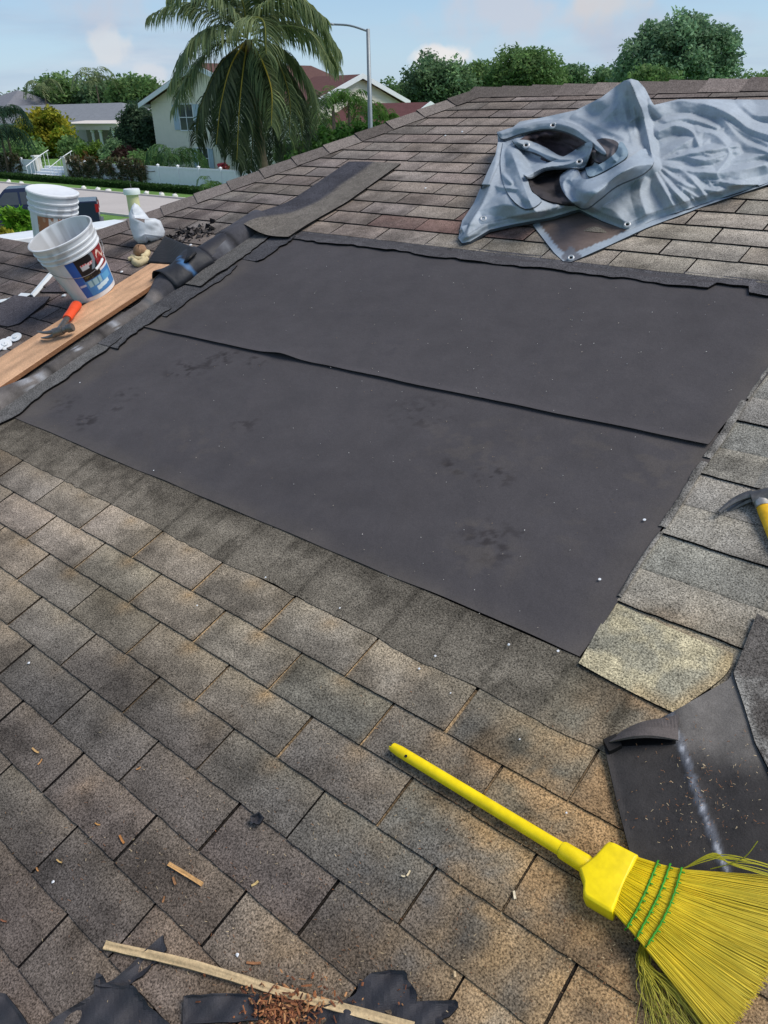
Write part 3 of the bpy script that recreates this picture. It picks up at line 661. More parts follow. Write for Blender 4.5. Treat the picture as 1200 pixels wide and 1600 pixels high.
# white paper and plaster specks
M_PL = mat('white plastic', lin((226, 230, 234)), .38, 9, .05, .0006, 30)
SPK = [(371, 1492, 6, 'white crumb just above the long lath'), (83, 1378, 5, 'white crumb on the lower left shingles'), (45, 1036, 5, 'white crumb near the left edge below the patch'), (308, 946, 3.5, 'tiny white speck on the shingles left of centre'), (415, 902, 3.5, 'white speck just under the underlayment by the headlap strip'),
       (1007, 812, 5.5, 'upper white cap nail near the right edge of the underlayment'), (937, 905, 5.5, 'middle white cap nail near the right edge of the underlayment'), (872, 1017, 5, 'lowest white cap nail by the patch corner'), (795, 1007, 5, 'white speck at the bottom edge of the underlayment left of its corner'),
       (680, 1025, 5, 'white speck on the dark strip below the underlayment'), (655, 1045, 4.5, 'white crumb in the shingle joint below the dark strip'), (704, 1083, 3, 'tiny white speck under the dark strip'), (531, 950, 3.5, 'white speck on the dark strip at centre left'), (240, 735, 2.5, 'tiny white speck on the lower sheet at its left'),
       (812, 1155, 3.5, 'white crumb in the joint right of the broom handle tip'), (885, 1270, 4, 'white speck beside the broom handle near the cap'), (125, 598, 2.5, 'white speck on the sheet beside the raised seam'), (88, 505, 4, 'white fleck on the left shingles behind the plank'), (696, 212, 4, 'pale fleck on the far shingles below the ridge'), (722, 206, 4, 'right one of two pale flecks on the far shingles'),
       (665, 294, 4, 'pale fleck on the shingles left of the tarp'), (190, 425, 6, 'white crumb between bucket and glove'), (206, 400, 4, 'small white crumb left of the tan glove'), (298, 383, 6, 'round white plastic cap beside the black felt'), (100, 462, 8, 'white plaster lump at the bucket base')]
for i, (x, y, r, lab) in enumerate(SPK):
    g = G(); w0 = .013 if 300 < y < 1030 and x > 240 else .007; dist = np.linalg.norm(RP(x, y)-EYE); R_ = r*dist/F*(.42 if 'nail' in lab else .38); ax = NR; o = RP(x, y, w0)
    pr = [(0, R_), (R_*.12, R_*.98), (R_*.2, R_*.6), (R_*.22, .0001)] if 'nail' in lab else [(0, R_), (R_*.25, R_*.98), (R_*.5, R_*.6), (R_*.55, .0001)]
    g.lathe(o, ax, pr, 10)
    P = g.v[0]; g.v[0] = P+(rng.normal(size=P.shape)*R_*.12 if 'nail' not in lab and 'cap' not in lab else 0)
    obj1(g, 'cap_nail' if 'nail' in lab else 'white_speck', M_PL, lab, 'cap nail' if 'nail' in lab else 'debris', 'white specks strewn over the roof')
# rubble by the seam
g = G()
for i in range(110):
    s = rng.uniform(); x = 268+s*62+rng.normal()*7; y = 376-s*22+rng.normal()*5; o = RP(x, y, .008); r = rng.uniform(.004, .014)
    P = o+rng.normal(size=(6, 3))*r; c = np.array(lin([(50, 48, 50), (80, 76, 76), (104, 98, 94), (34, 32, 34)][rng.integers(4)])); g.add(P, [(0, 1, 2), (0, 2, 3), (0, 3, 4), (1, 2, 5), (2, 3, 5), (3, 4, 5)], c)
obj1(g, 'shingle_rubble', M_BLK, 'crumbled dark shingle rubble on the roof beside the raised seam', 'rubble', kind='stuff')

# black felt scraps at the bottom edge
M_SCR = mat('scrap felt', None, .75, 14, .16, .001, 200, spec=.3, fine=(500, .2))
SCR = [([(148, 1540), (178, 1530), (254, 1461), (259, 1480), (258, 1492), (228, 1518), (205, 1537), (192, 1545)], 'strip shaped black felt scrap lying under the left end of the lath', .009),
       ([(60, 1612), (85, 1590), (147, 1552), (150, 1520), (158, 1522), (165, 1535), (188, 1540), (206, 1538), (222, 1556), (235, 1574), (262, 1596), (275, 1612)], 'broad black felt scrap with a spiky corner at bottom left', .010),
       ([(287, 1556), (330, 1552), (404, 1553), (403, 1594), (345, 1597), (286, 1600)], 'rectangular black felt scrap below the middle of the lath', .011),
       ([(-20, 1548), (8, 1552), (30, 1580), (50, 1612), (-20, 1612)], 'dark scrap in the bottom left corner', .010),
       ([(430, 1620), (500, 1572), (540, 1562), (556, 1552), (560, 1537), (580, 1520), (608, 1515), (632, 1516), (636, 1530), (652, 1552), (650, 1565), (712, 1562), (716, 1572), (702, 1588), (690, 1594), (720, 1625)], 'large ragged black felt scrap at bottom centre', .010),
       ([(390, 1275), (404, 1268), (412, 1276), (404, 1288), (394, 1286)], 'small grey stone shaped shingle fragment at lower centre', .012)]
for i, (pl, lab, w0) in enumerate(SCR):
    g = G(); Lp = []
    for a in range(len(pl)):
        A, B = np.array(pl[a], float), np.array(pl[(a+1) % len(pl)], float)
        for t_ in (0, .33, .66): Lp.append(tuple(A+(B-A)*t_+(rng.normal(size=2)*.9 if t_ else 0)))
    drape(g, Lp, w0, lin((60, 60, 66)), 30, 30, lambda x, y, i=i, w0=w0: w0+.006*np.sin(x/17+i)*np.cos(y/13)+.003*np.sin(x/7+y/9)+.010*sst(6, 0, polyd(x, y, Lp))*vn(x/25, y/25, i+2.), lambda x, y: np.array(lin((58, 58, 63)))*(.8+.4*np.array([fbm(a/30, b/30, 7) for a, b in zip(x, y)]))[:, None], .006)
    obj1(g, 'shingle_fragment' if i == 5 else 'felt_scrap', M_SCR, lab, 'scrap', 'black scraps on the lower shingles' if i < 5 else None)

# ------------------------------------------------------------------ broom
t = thing('broom', 'yellow plastic broom with fanned bristles lying on the lower right shingles', 'broom', RP(930, 1350, .02))
M_YEL = mat('yellow plastic', (.95, .72, .002), .42, 9, .05, .0006, 40, spec=.4, fine=(34, .10))
g = G(); a0, a1 = RP(613, 1167, .022), RP(918, 1352, .026); L = np.linalg.norm(a1-a0); ax = (a1-a0)/L
g.lathe(a0, ax, [(0, .0085), (.002, .0105), (.02, .0122), (.022, .0124), (L-.06, .0132), (L-.058, .0134), (L, .0136)], 28); g.f.append(tuple(range(28)))
ragged = g.v[0]; ragged[:28] += ax*(rng.normal(size=(28, 1))*.004)
g.build('handle', M_YEL, t, smooth=True)
g = G(); hp = RP(634, 1181, .0348); g.lathe(hp-NR*.001, NR, [(0, .0036), (.0012, .003), (.0012, .0001)], 12); g.build('handle_hole', mat('dark hole', (.01, .01, .01), .9), t)
g = G(); g.lathe(a1-ax*.055, ax, [(0, .0155), (.004, .017), (.052, .018), (.058, .016)], 28); g.build('collar', M_YEL, t, smooth=True)
# flat plastic cap
out_ = [(905, 1357), (931, 1336), (946, 1319), (952, 1315), (960, 1317), (997, 1336), (975, 1384), (957, 1426), (951, 1424), (914, 1402), (911, 1395), (912, 1378)]
g = G(); top = np.array([RP(x, y, .050) for x, y in out_]); cen = top.mean(0); bot = np.array([p-NR*.042 for p in top]); mid = (top+bot)/2+(top-cen)*.035
inn = top*.9+cen*.1+NR*.0035
g.grid(np.array([bot, bot*.4+mid*.6, mid, top, inn]), (.5, .5, .5), closed=True); n_ = len(out_); g.f.append(tuple(range(g.n-n_, g.n))); g.f.append(tuple(range(n_))[::-1])
cap_ = g.build('bristle_cap', M_YEL, t, smooth='all', bevel=.004)
# bristles
M_BR = mat('yellow bristle', None, .45, 20, .12, spec=.3, trans=.4)
top_e = catmull([(992, 1338), (1062, 1359), (1130, 1368), (1215, 1378)], 6); bot_e = catmull([(958, 1424), (1008, 1480), (1065, 1548), (1120, 1618)], 6)
def edge(P, f): i = min(int(f*(len(P)-1)), len(P)-2); q = f*(len(P)-1)-i; return P[i]*(1-q)+P[i+1]*q
g = G(); br = G()
for w_a, w_b in ((.008, .006), (.041, .026)):  # added solid yellow sheets hide the shadowed gaps between fibres
    g.grid(np.array([[RP(*(edge(top_e, f)*(1-q)+edge(bot_e, f)*q+np.array([34, 10])*f*f*(1-(2*q-1)**2)*.9), w_a*(1-f)+w_b*f) for q in np.linspace(.03, .97, 60)] for f in np.linspace(0, .93, 14)]), np.array([[np.array((.92, .74, .01))*(.70+.3*hsh(q, 3., 1.)) for q in range(60)] for f in range(14)]))
def fibre(P, r, c0, c1=None):
    P = np.array(P); n = len(P); cs = np.array([np.array(c0)*(1-i/(n-1))+np.array(c0 if c1 is None else c1)*i/(n-1) for i in range(n)])
    g.tube(P, np.linspace(r, r*.8, n), 3, np.repeat(cs[:, None, :], 3, 1), caps=False)
for i in range(3600):
    s = rng.uniform(); lay = rng.uniform()**.45; sp = s+rng.normal()*.02; ln = rng.uniform(.93, 1.03)
    jx, jy = rng.normal()*3.0, rng.normal()*3.0; P = []
    bow = 1-(2*s-1)**2
    for f in np.linspace(0, 1, 6):
        q = edge(top_e, f*ln if ln*f < 1 else 1)*(1-np.clip(sp if f > .2 else s, 0, 1))+edge(bot_e, min(1, f*ln))*np.clip(sp if f > .2 else s, 0, 1)
        ext = max(0, ln*f-1); q = q+np.array([bow*34*f*f, bow*10*f*f])+np.array([jx, jy])*max(0, f-.2)*1.6
        w = (.010+.036*lay)*(1-.25*f)+.006*bow*(1-f); P.append(RP(q[0], q[1], w))
    sh = rng.uniform(.72, 1.12); c0 = np.array((1., .80, .008))*min(1, sh+.1); c1 = np.array((.95, .80, .10))*min(1, sh+.1)
    fibre(P, .0008, c0, c1)
for i in range(90):   # lower stray strands
    s0 = rng.uniform(); x0, y0 = 1006+rng.normal()*3, 1478+rng.normal()*3; x3 = 1012+120*s0+rng.normal()*8; y3 = 1612
    P = catmull([RP(x0, y0, .02), RP(x0-4+8*s0+rng.normal()*4, y0+30, .02+.01*rng.uniform()), RP((x0+x3)/2+rng.normal()*9-6, 1545, .014+.02*rng.uniform()), RP(x3, y3, .010+.02*rng.uniform())], 4)
    fibre(P, .00075, np.array(lin((226, 214, 60)))*rng.uniform(.8, 1.1), lin((205, 200, 96)))
for i in range(14):   # looping strands on the upper side
    a_ = rng.uniform(0, 14); P = catmull([RP(1066, 1358, .03), RP(1100+a_, 1344-a_*.6+rng.normal()*3, .045), RP(1140, 1336+a_+rng.normal()*2, .05), RP(1180, 1341+a_*1.6, .045), RP(1215, 1352+a_*1.5, .03)], 5)
    fibre(P, .0008, np.array(lin((214, 208, 66)))*rng.uniform(.8, 1.1))
fibre(catmull([RP(1110, 1358, .03), RP(1140, 1350, .05), RP(1165, 1338, .07), RP(1184, 1314, .09)], 4), .0011, lin((190, 190, 60)))
g.build('bristles', M_BR, t, smooth='all')
M_GR = mat('green cord', lin((58, 150, 34)), .6, 40, .2)
for P0 in ([(1028, 1346), (1012, 1385), (996, 1420), (978, 1452)], [(1047, 1351), (1032, 1392), (1016, 1425), (993, 1468)], [(1065, 1357), (1052, 1400), (1034, 1440), (1010, 1479)]):
    g = G(); P = []
    for i, q in enumerate(catmull(P0, 8)):
        f = i/24; P.append(RP(q[0]+((i % 2)-.5)*1.2, q[1], .047+.004*math.sin(math.pi*f)+(.001 if i % 2 else 0)))
    P = [RP(P0[0][0]+1, P0[0][1]-1, .02)]+P+[RP(P0[-1][0]-1, P0[-1][1]+1, .02)]; g.tube(P, .0019, 6)
    for i in range(2, 24, 3):
        q = np.array(P[i]); q2 = q+XR*.006+VR*.002; g.tube([q, (q+q2)/2+NR*.001, q2], .0014, 5)
    g.build('stitching', M_GR, t, smooth='all')

# ------------------------------------------------------------------ hammers
M_STL = mat('worn steel', lin((112, 110, 108)), .42, 60, .3, .0006, 120, metal=.7)
def hammer(root, c, dh, sc, grip_c, head_dir=None, wood=None):
    """c: centre of head (world), dh: unit vector from head down the handle, lies on the roof"""
    n = NR; hx = np.cross(dh, n) if head_dir is None else head_dir; hx = hx/np.linalg.norm(hx)
    X_ = lambda a, b, z: c+hx*a*sc-dh*b*sc*1+n*z*sc
    g = G()
    g.tube([X_(-.016, .0, 0), X_(.016, 0, 0)], .0165*sc, 14, flat=.85)
    g.tube([X_(.014, 0, 0), X_(.030, 0, 0), X_(.034, 0, 0), X_(.050, 0, 0), X_(.054, 0, 0)], np.array([.011, .010, .0135, .0140, .0125])*sc, 16)
    for s in (-1, 1):
        P = []; R_ = []
        for f in np.linspace(0, 1, 9): P.append(X_(-.012-.066*f, .006-.030*f**1.9, s*(.006+.006*f))); R_.append((.0095-.0066*f)*sc)
        g.tube(P, R_, 8, flat=.8)
    g.build('head', M_STL, root, smooth=True)
    return X_
t = thing('claw_hammer', 'claw hammer with yellow handle at the right edge of the roof', 'hammer', RP(1184, 780, .02))
c = RP(1188, 777, .026); p2_ = RP(1214, 842, .018); dh = (p2_-c)/np.linalg.norm(p2_-c)
cl = RP(1134, 789, .012); hd_ = c-cl; hd_ = hd_-hd_.dot(dh)*dh; X_ = hammer(t, c, dh, 1.42, None, hd_)
g = G(); g.tube([c+dh*.012, c+dh*.036], .0215, 12, flat=.75); g.build('ferrule', mat('bare steel', lin((170, 168, 164)), .4, 80, .3, metal=.6), t, smooth=True)
g = G(); g.tube([c+dh*x for x in (.034, .05, .12, .2, .3, .40)], np.array([.0185, .020, .0195, .0185, .022, .020]), 14, flat=.75, up=NR); g.build('handle', mat('worn yellow paint', lin((232, 180, 30)), .5, 26, .35, .001, 60), t, smooth=True)
t = thing('claw_hammer', 'claw hammer with orange red grip lying on the wooden plank', 'hammer', RP(95, 512, .06))
c = RP(91, 518, .083); p2_ = RP(119, 477, .066); dh = (p2_-c)/np.linalg.norm(p2_-c)
cl = RP(70, 519, .075); hd_ = c-cl; hd_ = hd_-hd_.dot(dh)*dh; X_ = hammer(t, c, dh, 1.45, None, hd_)
Lh = np.linalg.norm(p2_-c)
g = G(); g.tube([c, c+dh*Lh*.30, c+dh*Lh*.52], [.0165, .0145, .0155], 12, flat=.8); g.build('shaft', M_STL, t, smooth=True)
g = G(); g.tube([c+dh*Lh*x for x in (.48, .54, .75, .97, 1.03, 1.05)], [.0215, .0245, .0235, .0275, .026, .018], 14, flat=.8); g.build('grip', mat('orange rubber', lin((222, 78, 38)), .55, 20, .1), t, smooth=True)

# ------------------------------------------------------------------ buckets
M_BK = mat('bucket plastic', None, .36, 9, .05, .0004, 20, spec=.45)
M_WIRE = mat('wire', lin((150, 150, 152)), .35, 10, .1, metal=.8)
def bucket(root, o, ax, x, Ht, rb, rt, dirty, labelf, lab_a, lab_h):
    ax = ax/np.linalg.norm(ax); R_ = lambda h_: rb+(rt-rb)*h_/Ht; n = 64
    prof = [(0.006, .001), (.006, rb-.012), (0, rb-.006), (.003, rb), (.04, R_(.04))]
    h_ = Ht
    prof += [(Ht*.70, R_(Ht*.70)), (Ht*.705, R_(Ht*.7)+.007), (Ht*.725, R_(Ht*.72)+.007), (Ht*.73, R_(Ht*.73)+.001), (Ht*.775, R_(Ht*.78)+.001), (Ht*.78, R_(Ht*.78)+.006), (Ht*.80, R_(Ht*.8)+.006), (Ht*.805, R_(Ht*.8)+.001),
             (Ht*.86, R_(Ht*.86)+.001), (Ht*.865, R_(Ht*.86)+.006), (Ht*.885, R_(Ht*.88)+.006), (Ht*.89, R_(Ht*.89)+.001), (Ht*.965, R_(Ht*.965)+.001), (Ht*.97, R_(Ht*.97)+.006), (Ht*.995, R_(Ht)+.006), (Ht, R_(Ht)+.003), (Ht, R_(Ht)-.002), (Ht*.97, R_(Ht)-.003),
             (Ht*.5, R_(Ht*.5)-.003), (.05, R_(.03)-.003), (.012, rb-.02), (.012, .001)]
    g = G(); x = np.asarray(x, float); x = x-x.dot(ax)*ax; x /= np.linalg.norm(x); y = np.cross(ax, x); an = np.arange(n)*2*math.pi/n
    rows = []; cc = []; base = np.array(lin((226, 230, 234)))
    for i, (a, r) in enumerate(prof):
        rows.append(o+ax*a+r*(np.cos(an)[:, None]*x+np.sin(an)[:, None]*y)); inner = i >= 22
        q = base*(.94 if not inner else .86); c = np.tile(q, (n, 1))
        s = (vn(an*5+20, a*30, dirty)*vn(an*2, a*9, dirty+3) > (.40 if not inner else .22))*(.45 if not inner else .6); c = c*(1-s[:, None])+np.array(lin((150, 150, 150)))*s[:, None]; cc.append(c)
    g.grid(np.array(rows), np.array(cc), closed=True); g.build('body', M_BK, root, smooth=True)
    g = G(); (a0, a1), (h0, h1) = lab_a, lab_h; A = np.linspace(a0, a1, 64); B = np.linspace(h0, h1, 56)
    P = np.array([[o+ax*b*Ht+(R_(b*Ht)+.0012)*(math.cos(a)*x+math.sin(a)*y) for a in A] for b in B]); cc = np.array([[lin(labelf((a-a0)/(a1-a0), (b-h0)/(h1-h0))) for a in A] for b in B])
    g.grid(P, cc); g.build('paper_label', mat('printed label', None, .42, 30, .05), root)
    return x, y, R_
def lab1(s, t_):
    # blue label with a black picture panel, a dark red panel with pale script strokes and pale pictures below
    k = (30, 92, 176)
    if s > .30 and t_ > .40 and s < .68:
        k = (26, 24, 28)
        if abs(t_-.80+.1*(s-.3)) < .035 and .36 < s < .62: k = (196, 60, 66) if int(s*40) % 2 else (220, 190, 190)
        if abs(t_-.74) < .05 and .36 < s < .50: k = (196, 196, 200)
        if abs(s-.60-.05*math.sin(t_*9)) < .035 and t_ > .6: k = (120, 130, 138)
        if t_ < .52 and vn(s*30, t_*30) > .7: k = (92, 84, 50)
    elif s >= .68 and t_ > .52:
        k = (134, 36, 40)
        st = abs(t_-.80-.10*math.sin(s*26)-.10*(s-.7)) < .035 and .72 < s < .97
        if st: k = (232, 206, 190)
        if vn(s*30, t_*22, 3.) > .8: k = (168, 70, 60)
    elif s > .60 and .46 < t_ <= .52: k = (226, 228, 232)
    elif t_ <= .46 and s > .28:
        k = (64, 128, 190)
        if .22 < t_ < .40 and .32 < s < .62: k = (148, 184, 196) if int(s*30) % 4 else (88, 130, 150)
        if abs(t_-.14-.12*(s-.5)) < .055 and .45 < s < .78: k = (196, 222, 234)
        if .2 < t_ < .38 and .66 < s < .9: k = (88, 160, 208)
    elif s < .14: k = (206, 214, 222)
    if s < .28 and s > .15 and .30 < t_ < .36: k = (180, 190, 210)
    return k
t = thing('plastic_bucket', 'open white plastic bucket with a blue and red label leaning on the plank', 'bucket', RP(146, 456, .03))
dv_ = np.array([0, 0, 0.]); o1 = RP(148, 455, .045); ra1 = RP(94, 361, 0)
def axis_to(o, px, py, L):
    # axis in the plane through o facing the camera so that the top lands on the pixel, tilted by the roof normal's depth
    r = ray(px, py); best = None
    for q in np.linspace(.8, 1.1, 1200):
        p = EYE+r*(np.linalg.norm(o-EYE)/np.linalg.norm(r))*q; e = abs(-(p-o).dot((o-EYE)/np.linalg.norm(o-EYE))/np.linalg.norm(p-o)-L)
        if best is None or e < best[0]: best = (e, p)
    return best[1]-o
view = (o1-EYE)/np.linalg.norm(o1-EYE)
tgt = axis_to(o1, 93, 364, .36); HT1 = np.linalg.norm(tgt); ax1 = tgt/HT1
toc = -(view-view.dot(ax1)*ax1); x1, y1, R1 = bucket(t, o1, ax1, toc, HT1, .114, .163, 1., lab1, (-.70, 1.25), (.08, .70))
# bail wire hanging over the label and its small white grip
g = G(); P = []
for a in np.linspace(-1.45, 1.75, 30):
    hh = HT1*(.70-.27*math.cos((a-.15)/1.6*math.pi/2)); P.append(o1+ax1*hh+(R1(hh)+.012)*(math.cos(a)*x1+math.sin(a)*y1))
g.tube(P, .0016, 6); g.build('bail_handle', M_WIRE, t, smooth='all')
g = G(); g.tube(P[17:22], .007, 10); g.build('grip', M_PL, t, smooth=True)
def lab2(s, t_):
    k = (168, 112, 82)
    if vn(s*9, t_*9, 2.) > .62: k = (190, 150, 124)
    if t_ > .72 and .35 < s < .8 and vn(s*25, t_*12, 5.) > .45: k = (226, 220, 214)
    if t_ < .45 and .12 < s < .28: k = (214, 186, 54)
    if .50 < t_ < .60 and .2 < s < .62: k = (232, 228, 222)
    if t_ < .3 and s > .5: k = (96, 60, 44)
    return k
t = thing('plastic_bucket', 'upright white plastic bucket with a brown label standing behind the leaning bucket', 'bucket', JK(-15.5, 16.2))
o2 = RP(88, 402, .02); tgt = axis_to(o2, 82, 298, .28); ax2 = tgt/np.linalg.norm(tgt); view = (o2-EYE)/np.linalg.norm(o2-EYE); toc = -(view-view.dot(ax2)*ax2)
q = np.linalg.norm(o2-EYE)/F
x2, y2, R2 = bucket(t, o2, ax2, toc, np.linalg.norm(tgt), 25*q, 31.5*q, 4., lab2, (-.75, .7), (.25, .68))
# (lid closes the far bucket)
g = G(); Ht = np.linalg.norm(tgt); g.lathe(o2+ax2*(Ht-.004), ax2, [(0, 31.5*q+.004), (.006, 31.5*q+.004), (.009, 31*q), (.004, 28*q), (.004, .001)], 48); g.build('lid', mat('lid plastic', lin((222, 226, 230)), .4, 10, .06), t, smooth=True)

# ------------------------------------------------------------------ crumpled white jug, glove, nut shell, washers, trim, black wrap
g = G(); pl = [(206, 322), (210, 317), (216, 320), (226, 332), (233, 341), (242, 341), (251, 345), (258, 362), (257, 370), (250, 375), (238, 378), (232, 376), (229, 381), (216, 380), (209, 373), (203, 355), (201, 335)]
cx, cy = 228, 358
n_ = 48; L = []
for a in range(len(pl)):
    A, B = np.array(pl[a], float), np.array(pl[(a+1) % len(pl)], float)
    for t_ in (0, .34, .67): L.append(A+(B-A)*t_)
L = np.array(L); sx, sy = 1., 1.; dj = np.linalg.norm(RP(229, 378, .0)-EYE)
fw_ = ray(229, 360); fw_ = fw_/np.linalg.norm(fw_); C0 = EYE+fw_*(dj-.02)
def pt(x, y, dep): r = ray(x, y); r = r/np.linalg.norm(r); return EYE+r*((dj-.02)/(r.dot(fw_))+dep)
rows = []; skel = [(208+ (b-322)*.15 if b < 342 else 226, min(max(b, 334), 366)) for a, b in L]
for f, dp in zip((0., .35, .7, .9, 1., .9, .6, .3, 0.), (-.075, -.072, -.055, -.03, 0, .03, .05, .06, .062)):
    rows.append([pt(s[0]+(p[0]-s[0])*f, s[1]+(p[1]-s[1])*f, dp*(1 if p[1] > 340 else .45)+.008*(vn(i*.9, f*3)-.5)) for i, (p, s) in enumerate(zip(L, skel))])
cc = np.array([[np.array(lin((224, 230, 236)))*(1 if vn(i*1.7, j*2.1, 8.) < .86 else .6) for i in range(len(L))] for j in range(9)])
g.grid(np.array(rows), cc, closed=True); obj1(g, 'plastic_jug', mat('jug plastic', None, .45, 30, .10, .004, 22, trans=.2), 'crumpled dirty white plastic jug lying on the shingles by the hip', 'jug', smooth='all')
M_GL = mat('leather', None, .8, 30, .2, .002, 60)
g = G(); gc = np.array(lin((206, 190, 150)))
for P_, r in (([(201, 405), (207, 404), (212, 408)], 3.2), ([(210, 409), (216, 412), (224, 409), (232, 405)], 5.), ([(212, 404), (218, 405), (226, 404)], 4.), ([(222, 402), (228, 399), (231, 394)], 4.5), ([(206, 400), (211, 402), (216, 404)], 2.6)):
    g.tube(catmull([RP(a, b, .018) for a, b in P_], 4), r*dj/F*.9, 8, gc)
obj1(g, 'work_glove', M_GL, 'crumpled tan leather work glove at the top end of the plank', 'glove', smooth='all')
g = G(); g.lathe(RP(221, 398, .008), NR+XR*.3, [(0, .03), (.02, .038), (.045, .032), (.06, .01), (.061, .001)], 20, lin((150, 118, 92))); g.v[0] += rng.normal(size=g.v[0].shape)*.003
obj1(g, 'brown_lump', M_GL, 'rough brown lump between the white jug and the glove', 'debris', smooth='all')
for i, (x, y, r, lab) in enumerate([(25, 527, 8, 'right and highest of the white plastic washers left of the plank'), (8, 538, 9, 'larger lower white plastic washer at the left edge'), (-1, 543, 6, 'white plastic washer cut by the left edge of the photo'), (15, 531, 5, 'small grey white washer between the larger ones')]):
    g = G(); R_ = r*np.linalg.norm(RP(x, y)-EYE)/F; tl = NR*.8-(RP(x, y)-EYE)/np.linalg.norm(RP(x, y)-EYE)*.5+XR*.2*(1 if i % 2 else -1); g.lathe(RP(x, y, .018), tl, [(0, R_), (.003, R_), (.004, R_*.45), (.010, R_*.4), (.011, R_*.1), (.0, .0005)], 22)
    obj1(g, 'plastic_washer', M_PL, lab, 'washer', 'white washers on the shingles left of the plank', smooth=True)
g = G()
for P_ in ([(-12, 473), (6, 470), (20, 465)], [(30, 461), (44, 462), (49, 461), (79, 426)]):
    Q = [RP(x, y, .016) for x, y in P_]; Q = np.array(Q); T = np.gradient(Q, axis=0)
    sd = np.array([VR if abs(q.dot(XR)) > abs(q.dot(VR)) else XR for q in T]); g.grid(np.array([Q-sd*.016, Q+sd*.016+NR*.004, Q+sd*.02-NR*.012]), (.5, .5, .5))
obj1(g, 'metal_trim', M_WHITE, 'bent strip of white metal trim on the shingles left of the bucket', 'trim', solid=.002)
g = G(); drape(g, [(0, 475), (22, 461), (48, 464), (78, 463), (70, 473), (30, 505), (12, 510), (0, 508)], .02, lin((84, 80, 84)), 20, 20, lambda x, y: .014+.010*sst(500, 462, y), lambda x, y: np.tile(np.array(lin((86, 83, 88))), (len(x), 1))); g.f = g.f
obj1(g, 'loose_shingle', M_SH, 'loose dark shingle lying flat near the left edge', 'shingle', 'loose shingles left of the plank')
g = G(); drape(g, [(62, 456), (88, 437), (97, 457), (100, 456)], .012, lin((84, 80, 84)), 14, 14); obj1(g, 'loose_shingle', M_SH, 'small loose shingle tucked against the leaning bucket', 'shingle', 'loose shingles left of the plank')
g = G()
drape(g, [(231, 409), (257, 369), (300, 386), (306, 394), (284, 413)], .06, lin((26, 26, 28)), 24, 24, lambda x, y: .03+.07*sst(255, 300, x)+.01*np.sin(x/9), None, .01)
rows = []
for s in np.linspace(0, 1, 18):
    k = 15.6+2.1*s; r = []
    for a in np.linspace(-.15, math.pi*.95, 14): rr = .092+.010*math.sin(s*7+a*2)+.006*vn(s*6, a*3); r.append(JK(-11.27, k, .004)+XR*(-math.cos(a))*rr+NR*math.sin(a)*rr)
    rows.append(r)
g.grid(np.array(rows), np.array([[np.array(lin((38, 40, 46)))*(1-q_)+np.array(lin((70, 118, 168)))*q_ for q_ in [(.75 if (abs(s-.52-.09*math.sin(a*2)) < .045 and vn(a*5, s*8) > .3) else 0) for a in np.linspace(-.15, 3, 14)]] for s in np.linspace(0, 1, 18)]))
rows = []
for s in np.linspace(0, 1, 10):
    k = 17.7+1.7*s; rows.append([JK(-11.27, k, .004)+XR*(-math.cos(a))*(.084-.006*s)+NR*math.sin(a)*(.084-.006*s) for a in np.linspace(-.1, math.pi, 12)])
g.grid(np.array(rows), lin((44, 44, 50)))
obj1(g, 'rubber_wrap', mat('black rubber', None, .6, 16, .15, .003, 30), 'black rubber felt wrapped over the raised seam with a blue mark', 'felt wrap', smooth=True, solid=.003)

